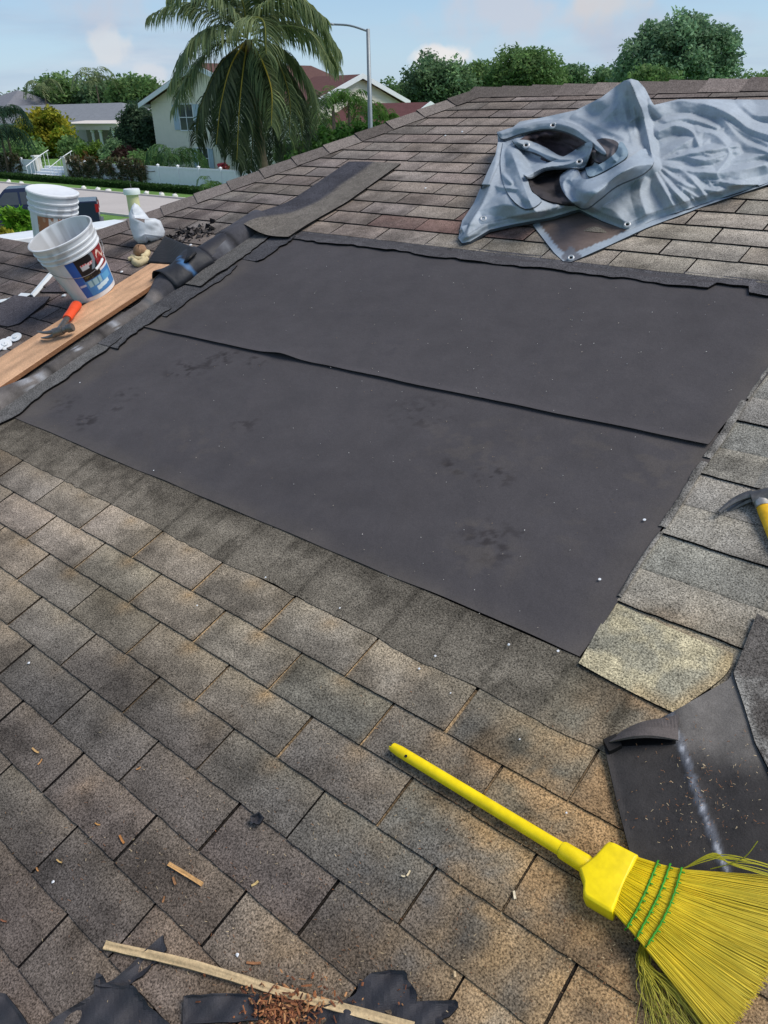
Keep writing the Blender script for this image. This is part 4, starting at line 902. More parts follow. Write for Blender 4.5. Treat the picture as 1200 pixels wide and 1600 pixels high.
# ------------------------------------------------------------------ tarp
CT = np.array([(720, 370, 3), (735, 335, 6), (760, 270, 9), (785, 210, 8), (830, 190, 10), (900, 170, 14), (950, 145, 22), (985, 127, 33), (1010, 150, 25), (1022, 200, 13), (1025, 250, 9), (1040, 160, 13), (1120, 157, 13), (1200, 158, 11),
               (1195, 215, 7), (1200, 285, 1.5), (1100, 318, 1.8), (1060, 332, 2), (1015, 345, 2.2), (980, 358, 2.6), (940, 343, 3), (905, 326, 5), (850, 343, 4.5), (790, 355, 5), (740, 374, 3.5), (800, 300, 13), (850, 240, 11), (870, 280, 9), (920, 290, 16), (975, 250, 18),
               (1100, 230, 11), (1150, 270, 6), (1060, 290, 8), (1000, 320, 6), (840, 325, 11)], float)
TF = [([(985, 128), (1005, 180), (1018, 240), (1022, 262)], 5, 7), ([(1030, 165), (1060, 158), (1100, 162), (1140, 178), (1170, 200), (1205, 212)], 5, 11), ([(1028, 205), (1055, 196), (1080, 205), (1090, 222)], 3.5, 7),
      ([(1090, 205), (1120, 212), (1140, 240), (1120, 270)], 3, 9), ([(1018, 256), (985, 262), (955, 282), (930, 305), (912, 322)], 7, 13), ([(1020, 262), (1040, 300), (1060, 335)], 3, 8), ([(1025, 250), (1060, 262), (1090, 290), (1105, 312)], 3, 9),
      ([(1060, 240), (1100, 250), (1150, 236)], 2.6, 8), ([(1130, 185), (1160, 220), (1205, 240)], 3, 9), ([(782, 208), (820, 196), (860, 192), (895, 200), (925, 222), (945, 238)], 4.0, 8), ([(808, 222), (840, 236), (870, 248), (895, 250)], 3.5, 6),
      ([(822, 276), (850, 262), (890, 256), (930, 236)], 4.5, 6), ([(895, 268), (880, 285), (886, 305), (905, 318)], 4, 7), ([(800, 240), (815, 280), (830, 320), (845, 340)], 4, 8), ([(778, 230), (770, 270), (745, 330), (722, 372)], 3, 9),
      ([(745, 330), (790, 320), (830, 330)], 2.5, 10), ([(900, 180), (940, 200), (975, 215)], 3, 12), ([(860, 190), (905, 170), (960, 150)], 2.5, 10), ([(940, 215), (975, 232), (1010, 240)], 3.5, 10), ([(970, 150), (980, 190), (990, 230)], 2.5, 10),
      ([(960, 250), (955, 240), (963, 222)], 3, 6), ([(1000, 180), (970, 200), (950, 225)], 2.5, 9), ([(720, 375), (760, 362), (820, 352), (870, 338), (905, 326)], 3.4, 7), ([(930, 320), (960, 330), (978, 352)], 1.5, 8), ([(1010, 270), (1000, 300), (1010, 335)], 2.2, 8), ([(1160, 165), (1180, 180), (1205, 182)], 2.2, 8), ([(1040, 190), (1075, 185), (1120, 200)], 2.6, 6), ([(1026, 252), (1062, 228), (1100, 206)], 3, 7), ([(1026, 252), (1090, 238), (1150, 228)], 3, 7), ([(1026, 254), (1080, 268), (1140, 268), (1195, 258)], 3, 8), ([(1024, 256), (1070, 288), (1120, 300)], 2.6, 7), ([(1022, 258), (1050, 295), (1075, 322)], 2.6, 7), ([(1120, 170), (1150, 200), (1200, 225)], 3, 8), ([(1100, 240), (1140, 252), (1200, 240)], 2.4, 7), ([(985, 130), (960, 170), (930, 200)], 2.2, 8), ([(985, 130), (992, 190), (985, 240)], 2.2, 7)]
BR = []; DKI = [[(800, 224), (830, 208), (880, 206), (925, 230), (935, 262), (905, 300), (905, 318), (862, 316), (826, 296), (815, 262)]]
TP = [(716, 372), (722, 345), (740, 318), (760, 272), (774, 242), (778, 222), (777, 206), (800, 200), (812, 190), (850, 183), (900, 172), (940, 152), (962, 135), (975, 126), (986, 123), (997, 126), (1008, 138), (1018, 158), (1022, 164), (1060, 155), (1120, 155), (1235, 156), (1235, 274),
      (1100, 318), (1018, 345), (983, 361), (940, 345), (905, 327), (860, 340), (800, 351), (765, 359), (735, 377), (722, 380)]
def tw(x, y):
    x = np.asarray(x, float); y = np.asarray(y, float); d2 = (x[:, None]-CT[:, 0])**2+(y[:, None]-CT[:, 1])**2; w = 1/(d2+160)**1.5; h_ = (w@CT[:, 2])/w.sum(1)
    top = np.zeros(len(x)); r_ = np.random.default_rng(12)
    for P_, a, wd_ in TF:
        q = catmull(P_, 5); d = polyd(x, y, [tuple(p) for p in q], False); top = np.maximum(top, a*.85*np.clip(1-d/(wd_*1.9), 0, 1)**.95)
    for i in range(100):
        if i < 80: ang = r_.uniform(-.75, .95); r0 = r_.uniform(12, 130); cx_, cy_ = 1023+r0*math.cos(ang), 255+r0*math.sin(ang)*.62; ang += r_.normal()*.35
        else: cx_, cy_ = r_.uniform(760, 1010), r_.uniform(180, 340); ang = r_.uniform(-1.3, 1.3)
        L_ = r_.uniform(10, 34); dx_, dy_ = math.cos(ang)*L_, math.sin(ang)*L_*.7; md = (cx_+r_.normal()*3, cy_+r_.normal()*3)
        d = np.minimum(segd(x, y, (cx_-dx_, cy_-dy_), md), segd(x, y, md, (cx_+dx_, cy_+dy_))); top = np.maximum(top, r_.uniform(.5, 1.7)*np.clip(1-d/r_.uniform(5, 12), 0, 1))
    h_ = h_+top
    for B in BR: h_ = h_-4.0*inpoly(x, y, B)*sst(0, 14, polyd(x, y, B))
    for B in DKI: h_ = h_-5.0*inpoly(x, y, B)*sst(0, 16, polyd(x, y, B))
    r_ = np.random.default_rng(12); cr_ = 0
    for i in range(16):
        L_ = r_.uniform(22, 95); a_ = r_.uniform(-.5, 1.5) if i % 3 else r_.uniform(1.6, 2.8); ph = r_.uniform(); wv = (vn(x/70+i*3, y/45, i*1.)-.5)*.9
        q = (x*math.sin(a_)-y*1.6*math.cos(a_))/L_+ph+wv; tri = np.abs(q-np.floor(q)-.5)*2
        msk = sst(.42, .75, vn(x/55+i*7, y/32+i, 50.+i)); cr_ = cr_+(tri-.5)*msk*L_*.032*(.55 if i % 2 else 1)
    h_ = h_+cr_*.12+(fbm(x/9, y/7, 107, 2)-.5)*.18
    e = polyd(x, y, TP); lowe = sst(0, 14, e)
    h_ = np.where(y > 290, h_*(.35+.65*lowe), h_)
    return np.maximum(h_, .9)/100
def tcf(x, y):
    x = np.asarray(x, float); y = np.asarray(y, float); c = np.tile(np.array(lin((160, 170, 180))), (len(x), 1))*(.86+.26*fbm(x/30, y/24, 111))[:, None]
    for B in BR: m_ = inpoly(x, y, B)[:, None]; c = np.where(m_, np.array(lin((98, 84, 84)))*(.7+.4*fbm(x/8, y/8, 5))[:, None], c)
    for B in DKI: m_ = inpoly(x, y, B)[:, None]; c = np.where(m_, c*.85, c)  # pocket shade put into the sheet colour
    hem = np.abs(polyd(x, y, TP)-11) < 1.0; c = np.where(((hem) & ((y > 300) | (x < 800)))[:, None], c*.78, c)
    return c
t = thing('tarpaulin', 'crumpled grey tarpaulin with brown underside and metal eyelets heaped below the ridge', 'tarpaulin', RP(960, 300, .02))
M_TP = mat('tarpaulin', None, .68, 12, .10, .0016, 60, spec=.22, fine=(90, .06))
g = G(); drape(g, TP, .02, lin((120, 130, 142)), 330, 170, tw, tcf, .012); g.build('sheet', M_TP, t, smooth='all')
# flat lower corner, brown with grey hem
g = G(); PL2 = [(832, 351), (860, 338), (905, 322), (960, 330), (1010, 320), (1100, 300), (1235, 262), (1235, 276), (1100, 322), (1010, 356), (950, 384), (893, 409), (880, 408), (866, 395)]
def c2(x, y):
    e = polyd(x, y, [(832, 351), (866, 395), (886, 409), (950, 384), (1010, 356), (1100, 322), (1235, 276)], False); m_ = (e < 9.5)[:, None]
    m2 = ((np.abs(x-892)+np.abs(y-402)) < 18)[:, None]
    c = np.array(lin((112, 99, 94)))*(.7+.7*fbm(x/26, y/7, 121))[:, None]; c = np.where(m_, np.array(lin((158, 170, 182))), c); return np.where(m2, np.array(lin((112, 116, 124))), c)
drape(g, PL2, .012, lin((90, 96, 104)), 120, 60, lambda x, y: .009+.004*np.sin(x/16)*np.sin(y/12)+.003*sst(10, 0, polyd(x, y, PL2)), c2, .006); g.build('corner_flap', M_TP, t, smooth='all')
# rolled hem on the near edge
def curl(P_, w0, r0, name):
    g = G(); q = catmull(P_, 10); rows = []; cc = []
    for i, p in enumerate(q):
        f = i/(len(q)-1); c = RP(p[0], p[1], w0); T = RP(*(q[min(i+1, len(q)-1)]), w0)-RP(*(q[max(i-1, 0)]), w0); T /= np.linalg.norm(T); S_ = np.cross(T, NR); S_ = S_ if S_.dot(VR) < 0 else -S_; r = r0*(.45+.55*math.sin(math.pi*min(1, f*.8+.2)))*(1+.25*(vn(f*7, 1.)-.5)); row = []; cl = []
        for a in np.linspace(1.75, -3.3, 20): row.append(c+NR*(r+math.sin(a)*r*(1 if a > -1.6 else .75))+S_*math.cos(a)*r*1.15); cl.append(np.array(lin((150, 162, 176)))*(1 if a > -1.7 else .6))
        rows.append(row); cc.append(cl)
    g.grid(np.array(rows), np.array(cc)); g.build(name, M_TP, t, smooth='all', solid=.003)
curl([(722, 372), (745, 364), (785, 352), (830, 347), (870, 337), (906, 322)], .008, .030, 'rolled_edge')
def flap(name, pl, off, puff, rad, col, nx=70, ny=50, fall=0., skirt=.007, dirt=0., lab=None):
    q = catmull(list(pl)+[pl[0]], 4)[:-1]; pl2 = [tuple(v) for v in q]; g = G(); c0 = np.array(lin(col))
    def wf(x, y):
        e = polyd(x, y, pl2); r = tw(x, y)+off+puff*(1-np.exp(-(e/rad)**1.5)); r = r+.004*np.sin((x*.5+y*1.1)/7+3*vn(x/22, y/18, 2.))*sst(0, 10, e)
        return r
    def cf(x, y): return np.tile(c0, (len(x), 1))*(.84+.30*fbm(x/22, y/14, 113))[:, None]*(1-dirt*sst(.45, .65, fbm(x/14, y/6, 31)))[:, None]  # dark noise paints the shade of small folds into the colour
    drape(g, pl2, .02, c0*.8, nx, ny, wf, cf, skirt); o = g.build(name, M_TP, t, smooth='all')
    if lab: o['label'] = lab
BRN = (80, 68, 70)
flap('underside', [(806, 222), (832, 207), (868, 203), (905, 214), (930, 236), (924, 256), (890, 258), (850, 262), (822, 250)], .007, .0, 14, BRN, dirt=.4, lab='brown underside showing between the folds')
flap('underside', [(826, 274), (850, 262), (886, 258), (900, 270), (905, 316), (866, 316), (838, 304), (828, 290)], .007, .0, 14, (60, 56, 58), dirt=.5, lab='brown underside inside the dark pocket')  # darker brown paints the shade inside the pocket
flap('underside', [(918, 226), (940, 216), (962, 220), (968, 232), (956, 250), (930, 252)], .012, .0, 10, (92, 88, 90), 40, 30, dirt=.3, lab='small brown turned corner')
flap('fold', [(776, 207), (800, 199), (850, 188), (885, 190), (918, 206), (946, 236), (940, 240), (912, 219), (882, 205), (852, 201), (815, 208), (786, 217)], .016, .005, 5, (146, 157, 168), 110, 40)
flap('fold', [(800, 219), (824, 219), (850, 229), (874, 243), (893, 247), (884, 257), (862, 252), (838, 239), (812, 232)], .020, .004, 5, (156, 168, 179), 70, 40)
flap('fold', [(786, 222), (806, 226), (832, 240), (862, 254), (840, 266), (826, 276), (828, 296), (846, 314), (820, 326), (792, 300), (782, 258)], .008, .012, 18, (150, 162, 174), 70, 80)
flap('fold', [(818, 273), (848, 258), (884, 243), (918, 222), (926, 226), (920, 246), (911, 262), (884, 262), (852, 265), (830, 277)], .030, .007, 9, (158, 169, 180), 90, 50)
flap('fold', [(888, 264), (903, 266), (913, 280), (940, 272), (978, 250), (1008, 232), (1022, 252), (1004, 272), (964, 290), (936, 312), (914, 326), (894, 316), (878, 296), (875, 276)], .018, .034, 20, (154, 166, 178), 100, 80)
flap('fold', [(914, 262), (938, 256), (962, 238), (968, 222), (976, 226), (980, 244), (950, 264), (922, 276)], .018, .008, 9, (124, 144, 158), 60, 50)
M_RING = mat('eyelet', lin((186, 190, 194)), .4, 10, .05, metal=.4)
for (x, y, w0) in ((864, 196, .165), (905, 253, .178), (980, 351, .036), (755, 342, .085), (892, 403, .016), (822, 227, .155)):
    if (x, y) in ((864, 196), (822, 227), (905, 253), (755, 342)): w0 = float(tw(np.array([x]), np.array([y]))[0])+{864: .026, 822: .030, 905: .042, 755: .006}[x]
    g = G(); o = RP(x, y, w0); vdir = (EYE-o)/np.linalg.norm(EYE-o); nn = NR*.6+vdir*.5; R_ = 5.2*np.linalg.norm(o-EYE)/F
    g.lathe(o, nn, [(0, R_*1.0), (.003, R_*.9), (.0042, R_*.7), (.003, R_*.45), (-.004, R_*.42)], 22); g.build('eyelet', M_RING, t, smooth='all')
    g = G(); g.lathe(o-nn*.002, nn, [(0.001, R_*.44), (.0011, .0002)], 16, (.01, .01, .01)); g.build('eyelet_hole', mat('dark hole', (.01, .01, .01), .9), t)

g = G(); r_ = np.random.default_rng(77)
for i in range(420):
    j, k = r_.uniform(-10.3, -2.1), r_.uniform(7.4, 19.8)
    if r_.uniform() > .35+.65*sst(-7, -3, j): continue
    w0 = .0125 if k < 13 else .016; o = JK(j, k, w0); a = r_.normal(size=3); a -= a.dot(NR)*NR; a /= np.linalg.norm(a); L = r_.uniform(.001, .0035)
    g.tube([o, o+a*L], r_.uniform(.0006, .0012), 4, lin([(170, 160, 146), (206, 204, 200), (140, 120, 96)][r_.integers(3)]))
obj1(g, 'grit', M_WOOD, 'fine pale grit sprinkled over the black underlayment', 'grit', kind='stuff')
# ------------------------------------------------------------------ setting beyond the roof
def struct(g, name, m_, **kw): o = g.build(name, m_, None, **kw); o['kind'] = 'structure'; return o
M_GRASS = mat('grass', lin((96, 132, 62)), .95, 1.2, .3, .02, 30, fine=(14, .35))
g = G(); g.grid(np.array([[[x, y, 0.] for x in np.linspace(-1500, 1500, 12)] for y in np.linspace(-1500, 1500, 12)])); struct(g, 'ground', M_GRASS)
g = G(); RY0, RY1 = 23.6, 30.1; g.grid(np.array([[[x, y, .01+.004*(y == 99)] for x in np.linspace(-400, 300, 60)] for y in np.linspace(RY0, RY1, 4)])); struct(g, 'road', mat('pale concrete', lin((182, 176, 172)), .9, .35, .07, fine=(9, .06)))
g = G()
for y in (RY0-.15, RY1): g.box([-400, y, 0], [700, 0, 0], [0, .15, 0], [0, 0, .10])
struct(g, 'kerb', mat('kerb concrete', lin((196, 190, 184)), .9, 3, .1))
g = G(); dx = DP(147, 305, 30.)[0]; g.grid(np.array([[[x, y, .012] for x in np.linspace(dx-9, dx+.2, 4)] for y in np.linspace(5, RY0-.15, 4)])); struct(g, 'driveway', mat('driveway', lin((150, 146, 142)), .9, 1, .1, fine=(20, .1)))
# white stones lining the far verge
for i, (px, py) in enumerate([(14, 285), (34, 287), (131, 295), (153, 297), (170, 299), (229, 303), (253, 305), (274, 307), (303, 311)]):
    o = GP(px, py+1); g = G(); g.lathe(o, [0, 0, 1], [(0, .17), (.09, .18), (.17, .12), (.21, .001)], 9); g.v[0] += rng.normal(size=g.v[0].shape)*.025
    pos = ['leftmost, at the photo edge', 'second from the photo edge', 'just right of the rear bucket', 'second right of the rear bucket', 'left of the gate pillar', 'right of the gate pillar', 'second right of the gate pillar', 'last but one before the roof', 'nearest to the roof hip'][i]
    obj1(g, 'verge_stone', mat('painted stone', lin((226, 226, 222)), .7, 6, .1), 'white painted stone on the far grass verge, '+pos, 'stone', 'white stones along the far verge', smooth='all')

# ---- foliage
def leaves(g, c, rad, n, size, pal, clump=26, flat=.7, seed=0, shell=.55, wide=1.):
    r_ = np.random.default_rng(seed+17); c = np.asarray(c, float); rad = np.asarray(rad, float)
    d = r_.normal(size=(clump, 3)); d /= np.linalg.norm(d, axis=1)[:, None]; cc = c+d*rad*(shell+(1-shell)*r_.uniform(size=(clump, 1)))*r_.uniform(.70, 1.16, (clump, 1))
    tint = r_.uniform(.65, 1.25, clump); hue = r_.uniform(0, 1, clump); k = r_.integers(0, clump, n)
    off = r_.normal(size=(n, 3)); off /= np.linalg.norm(off, axis=1)[:, None]; off *= (r_.uniform(size=(n, 1))**.5); P = cc[k]+off*rad.mean()*(2.3/clump**.42)*np.array([1, 1, .8])
    a = r_.normal(size=(n, 3)); a[:, 2] *= flat; a /= np.linalg.norm(a, axis=1)[:, None]; b = np.cross(a, r_.normal(size=(n, 3))); b /= np.linalg.norm(b, axis=1)[:, None]
    s = (size*r_.uniform(.6, 1.35, n))[:, None]; a = a*s*wide; b = b*s*.55
    V = np.stack([P-a, P-b*.9, P+a, P+b*.9], 1).reshape(-1, 3); p0, p1 = np.array(lin(pal[0])), np.array(lin(pal[1]))
    h_ = np.clip(hue[k]*.7+r_.uniform(-.2, .3, n), 0, 1)[:, None]; col = (p0*(1-h_)+p1*h_)*(tint[k]*r_.uniform(.8, 1.2, n))[:, None]
    g.add(V, [(4*i, 4*i+1, 4*i+2, 4*i+3) for i in range(n)], np.repeat(col, 4, 0))
M_LEAF = mat('foliage', None, .6, 3, .12, spec=.2, trans=.45)
M_BARK = mat('bark', None, .9, 6, .3, .01, 20)
def plant(name, label, cat, blobs, D=None, y0=None, pal=((44, 70, 34), (84, 118, 56)), dens=1., lsz=3.6, group=None, base=None, trunk_r=.2, part='crown', flat=.7, shell=.5, wide=1.):
    at = (lambda x, y: DP(x, y, D)) if D else (lambda x, y: HY(x, y, y0))
    c0 = at(blobs[0][0], blobs[0][1]); dist = np.linalg.norm(c0-EYE); px = dist/F
    base = at(*base) if base else np.array([c0[0], c0[1], 0.]); base = np.array([base[0], base[1], 0.])
    t = thing(name, label, cat, base, group); g = G()
    for i, (x, y, rx, ry) in enumerate(blobs):
        c = at(x, y)+HF*rng.uniform(-.3, .3)*rx*px
        leaves(g, c, [rx*px, rx*px, ry*px], int(dens*(60+rx*ry*3.0)), lsz*px, pal, clump=int(14+rx*ry/24), seed=int(x*7+y*13+i), flat=flat, shell=shell, wide=wide)
    g.build(part, M_LEAF, t)
    if trunk_r:
        g = G(); bc = np.array(lin((92, 80, 66))); top = np.array([c0[0], c0[1], max(c0[2], .3)]); mid = (base+top)/2+np.array([.1, 0, 0])*trunk_r*3
        g.tube(catmull([base, mid, top], 6), np.linspace(trunk_r, trunk_r*.45, 13), 8, bc)
        for (x, y, rx, ry) in blobs[1:7]:
            q = at(x, y); g.tube(catmull([base*.4+top*.6, (top+q)/2+np.array([0, 0, -.1]), q], 4), np.linspace(trunk_r*.5, trunk_r*.12, 9), 6, bc)
        g.build('trunk' if trunk_r > .08 else 'stem', M_BARK, t, smooth='all')
    return t
DG, MG = ((92, 122, 90), (140, 172, 120)), ((92, 126, 76), (138, 168, 104))  # dark green lightened so the leaf colour carries distant haze
FG = 'trees on the horizon beyond the houses'
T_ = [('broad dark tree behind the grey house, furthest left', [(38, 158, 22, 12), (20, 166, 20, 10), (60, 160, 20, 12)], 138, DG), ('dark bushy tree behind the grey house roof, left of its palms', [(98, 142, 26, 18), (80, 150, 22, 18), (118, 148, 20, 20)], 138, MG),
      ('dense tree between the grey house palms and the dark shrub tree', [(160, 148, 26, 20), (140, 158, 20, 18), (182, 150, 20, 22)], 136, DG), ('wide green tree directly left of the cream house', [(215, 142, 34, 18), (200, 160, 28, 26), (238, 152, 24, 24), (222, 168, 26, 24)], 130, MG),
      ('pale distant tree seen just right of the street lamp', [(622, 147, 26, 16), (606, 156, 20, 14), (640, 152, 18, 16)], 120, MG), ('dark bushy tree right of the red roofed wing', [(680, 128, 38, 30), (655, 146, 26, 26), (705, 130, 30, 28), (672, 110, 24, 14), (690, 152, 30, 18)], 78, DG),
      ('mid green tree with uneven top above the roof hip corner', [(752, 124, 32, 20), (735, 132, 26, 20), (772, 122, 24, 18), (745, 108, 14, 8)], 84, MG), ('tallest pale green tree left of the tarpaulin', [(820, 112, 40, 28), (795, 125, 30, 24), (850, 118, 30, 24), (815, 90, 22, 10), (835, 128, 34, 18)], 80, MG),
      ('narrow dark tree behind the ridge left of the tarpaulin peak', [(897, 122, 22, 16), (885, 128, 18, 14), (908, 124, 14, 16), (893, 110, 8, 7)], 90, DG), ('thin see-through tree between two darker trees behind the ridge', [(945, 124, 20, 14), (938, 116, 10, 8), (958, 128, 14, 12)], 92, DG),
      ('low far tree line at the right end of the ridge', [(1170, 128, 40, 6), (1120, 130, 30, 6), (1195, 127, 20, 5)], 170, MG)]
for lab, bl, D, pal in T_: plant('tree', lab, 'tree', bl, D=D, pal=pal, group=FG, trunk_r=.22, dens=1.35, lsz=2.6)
plant('tree', 'large round dark tree standing alone above the ridge at the upper right', 'tree', [(1060, 78, 40, 34), (1010, 92, 34, 30), (1105, 82, 36, 30), (1072, 46, 30, 18), (1032, 60, 30, 20), (1125, 62, 24, 14), (1120, 105, 30, 20), (1000, 116, 30, 18), (1065, 112, 44, 20), (1140, 66, 12, 8)], D=62, pal=((104, 134, 108), (150, 184, 138)), trunk_r=.4, dens=1.15, lsz=2.7, group=FG)  # palette lightened to put aerial haze into the leaves
plant('tree', 'small pale bush in front of the large round tree', 'shrub', [(1012, 118, 22, 12), (1040, 122, 18, 10)], D=58, pal=MG, trunk_r=.1, dens=1.2, lsz=3.)
plant('tree', 'yellow green tree in front of the grey house', 'tree', [(68, 202, 32, 20), (48, 212, 22, 16), (88, 214, 20, 16), (66, 224, 34, 18), (75, 184, 14, 9)], y0=50, pal=((98, 124, 40), (190, 176, 60)), trunk_r=.12, dens=2., lsz=2.7)
plant('tree', 'dark grey green tree at the right end of the grey house', 'tree', [(215, 195, 26, 26), (200, 215, 20, 24), (238, 205, 18, 26), (222, 230, 26, 20), (210, 178, 14, 12)], y0=47, pal=((62, 84, 64), (92, 114, 84)), trunk_r=.12, dens=2., lsz=2.5)
SB = [('low green shrub before the porch, left one', [(110, 232, 20, 12)], MG), ('dark shrub right of the porch columns', [(175, 238, 16, 14)], DG), ('wine dark shrub below the dark grey green tree', [(196, 243, 16, 10)], ((60, 36, 42), (70, 60, 44))), ('green shrub at the foot of the yellow green tree', [(30, 236, 34, 12)], MG),
      ('bright shrub between porch and dark tree', [(140, 236, 18, 12)], ((70, 104, 40), (120, 146, 60))), ('red flowering shrub behind the vine covered fence', [(140, 250, 26, 5)], ((150, 74, 50), (90, 100, 50))), ('low shrub behind the fence at the left photo edge', [(12, 244, 22, 9)], DG), ('long low shrub behind the white fence', [(225, 250, 26, 9)], MG)]
for lab, bl, pal in SB: plant('shrub', lab, 'shrub', bl, y0=41.5, pal=pal, trunk_r=.05, dens=2.2, lsz=2.5, group='garden shrubs across the street')
plant('shrub', 'pink flowering shrub by the cream house corner', 'shrub', [(348, 262, 7, 4)], y0=39, pal=((170, 50, 90), (90, 110, 50)), trunk_r=.04, dens=2, lsz=3)
plant('fern', 'bright yellow green fern on the lawn beside the pickup truck', 'fern', [(28, 350, 20, 14), (22, 338, 12, 9), (40, 356, 12, 12)], D=20, pal=((80, 130, 40), (140, 184, 60)), trunk_r=.04, dens=1.4, lsz=4.5, wide=1.6)
plant('shrub', 'yellow leafed plant at the left photo edge below the fern', 'shrub', [(6, 367, 16, 6)], D=18, pal=((150, 150, 50), (190, 180, 70)), trunk_r=.03, dens=1.5, lsz=4)
plant('shrub', 'reddish croton plant just left of the rear bucket', 'shrub', [(52, 350, 8, 10)], D=20.5, pal=((150, 96, 66), (110, 120, 60)), trunk_r=.03, dens=1.5, lsz=3.5)

# ---- palms
def frond(g, gl, P, llen, n=46, col=((50, 72, 40), (92, 116, 52)), rach=(150, 150, 70), droop=.8, seed=0, r0=.035, wid=.030):
    r_ = np.random.default_rng(seed); Q = catmull(P, 8); m_ = len(Q); g.tube(Q, np.linspace(r0, r0*.25, m_), 5, lin(rach))
    T = np.gradient(Q, axis=0); T /= np.linalg.norm(T, axis=1)[:, None]
    for i in range(n):
        f = .10+.90*i/(n-1); x = f*(m_-1); k = min(int(x), m_-2); p = Q[k]*(1-(x-k))+Q[k+1]*(x-k); t = T[k]; side = np.cross(t, [0, 0, 1.]); side /= np.linalg.norm(side)+1e-6
        if abs(t[2]) > .93: side = np.cross(t, HF); side /= np.linalg.norm(side)
        L = llen*(.45+.75*math.sin(math.pi*min(1, f*.85+.12))**.8)*r_.uniform(.8, 1.12)
        for s in (-1, 1):
            d = side*s*r_.uniform(.65, 1.)+t*r_.uniform(.45, .8)+np.array([0, 0, 1.])*r_.uniform(-.1, .25); d /= np.linalg.norm(d)
            a = p; pts = [a]; dd = d.copy()
            for q in range(4): dd = dd+np.array([0, 0, -1.])*droop*(.25+.32*q)*r_.uniform(.7, 1.2); dd /= np.linalg.norm(dd); a = a+dd*L/4; pts.append(a)
            w = np.cross(d, [0, 0, 1.]); w /= np.linalg.norm(w)+1e-6; w = w*.6+t*.5; ws = np.array([.4, 1, .9, .6, .05])*wid
            pts = np.array(pts); h_ = r_.uniform(); c = (np.array(lin(col[0]))*(1-h_)+np.array(lin(col[1]))*h_)*r_.uniform(.75, 1.2)
            gl.grid(np.array([pts-w*ws[:, None], pts+w*ws[:, None]]), c)
PD = 30.; q = lambda x, y, d=0.: DP(x, y, PD+d)
cen = q(388, 62); t = thing('palm_tree', 'tall coconut palm with long drooping fronds in front of the cream house', 'palm tree', [cen[0], cen[1], 0])
g = G(); Tt = catmull([[cen[0]+.35, cen[1]+.1, 0], [cen[0]+.25, cen[1], 2.5], [cen[0]+.05, cen[1], 5], cen+np.array([0, 0, .0])], 10); g.tube(Tt, np.linspace(.20, .13, len(Tt))+.008*np.sin(np.arange(len(Tt))*2.2), 14, lin((112, 98, 82))); g.build('trunk', M_BARK, t, smooth='all')
GN, DKF, YL = ((92, 114, 86), (148, 160, 112)), ((58, 74, 58), (98, 112, 80)), (176, 160, 70)
FR = [([(384, 55), (345, 22), (290, 4), (238, 22)], 1., GN, (170, 176, 100), 0), ([(382, 58), (345, 40), (300, 62), (266, 130)], -.8, GN, (200, 204, 140), 0), ([(380, 62), (345, 66), (305, 105), (272, 168)], .8, GN, (150, 150, 90), 0), ([(380, 68), (345, 100), (315, 165), (306, 222)], -.9, DKF, (120, 116, 70), 1),
      ([(382, 66), (360, 105), (345, 165), (338, 225)], -1.4, DKF, YL, 1), ([(386, 68), (380, 110), (374, 170), (370, 250)], -1.6, DKF, YL, 1), ([(392, 66), (408, 92), (424, 140), (424, 196)], -1.6, GN, (186, 168, 70), 1), ([(390, 66), (400, 120), (396, 190), (392, 262)], -1.0, DKF, (110, 100, 60), 1),
      ([(394, 62), (430, 90), (452, 150), (452, 214)], -.6, GN, (150, 140, 70), 1), ([(396, 60), (445, 80), (484, 130), (500, 190)], .4, GN, (140, 140, 70), 0), ([(392, 55), (440, 40), (486, 52), (518, 100)], -.5, GN, (190, 196, 140), 0), ([(394, 50), (440, 18), (490, 22), (530, 78)], .6, GN, (150, 156, 90), 0),
      ([(390, 50), (400, 10), (440, -14), (488, 10)], .2, GN, (150, 150, 80), 0), ([(388, 50), (388, 0), (404, -40), (430, -60)], .6, GN, (150, 150, 80), 0), ([(386, 50), (378, 0), (352, -40), (318, -40)], -.3, GN, (150, 150, 80), 0), ([(384, 52), (350, 4), (312, -24), (268, -10)], -.6, GN, (150, 150, 80), 0),
      ([(388, 66), (415, 120), (425, 190), (428, 250)], .9, DKF, (100, 92, 56), 1), ([(384, 66), (362, 120), (352, 190), (358, 240)], .9, DKF, (100, 92, 56), 1), ([(396, 62), (440, 110), (466, 170), (474, 232)], -.1, DKF, (120, 116, 60), 1), ([(390, 68), (388, 120), (408, 200), (410, 262)], .3, DKF, (90, 84, 56), 1),
      ([(386, 60), (392, 30), (412, 34), (416, 84)], -2.0, GN, (160, 160, 80), 0), ([(388, 66), (402, 140), (378, 200), (384, 268)], -.4, DKF, (96, 90, 56), 1),
      ([(384, 64), (352, 92), (326, 140), (322, 198)], .5, DKF, (120, 116, 70), 1), ([(396, 64), (436, 96), (470, 150), (488, 214)], .9, DKF, (120, 116, 70), 1), ([(386, 66), (368, 130), (366, 200), (382, 262)], 1.2, DKF, (96, 90, 56), 1), ([(394, 66), (424, 130), (440, 190), (446, 240)], 1.3, DKF, (96, 90, 56), 1),
      ([(384, 58), (340, 52), (292, 84), (282, 150)], 1.4, GN, (150, 150, 90), 0), ([(394, 54), (446, 34), (500, 58), (528, 104)], 1.5, GN, (150, 156, 90), 0), ([(386, 50), (366, 6), (330, -10), (290, 10)], 1., GN, (150, 150, 80), 0), ([(392, 50), (420, 4), (462, -6), (506, 26)], -1., GN, (150, 150, 80), 0)]
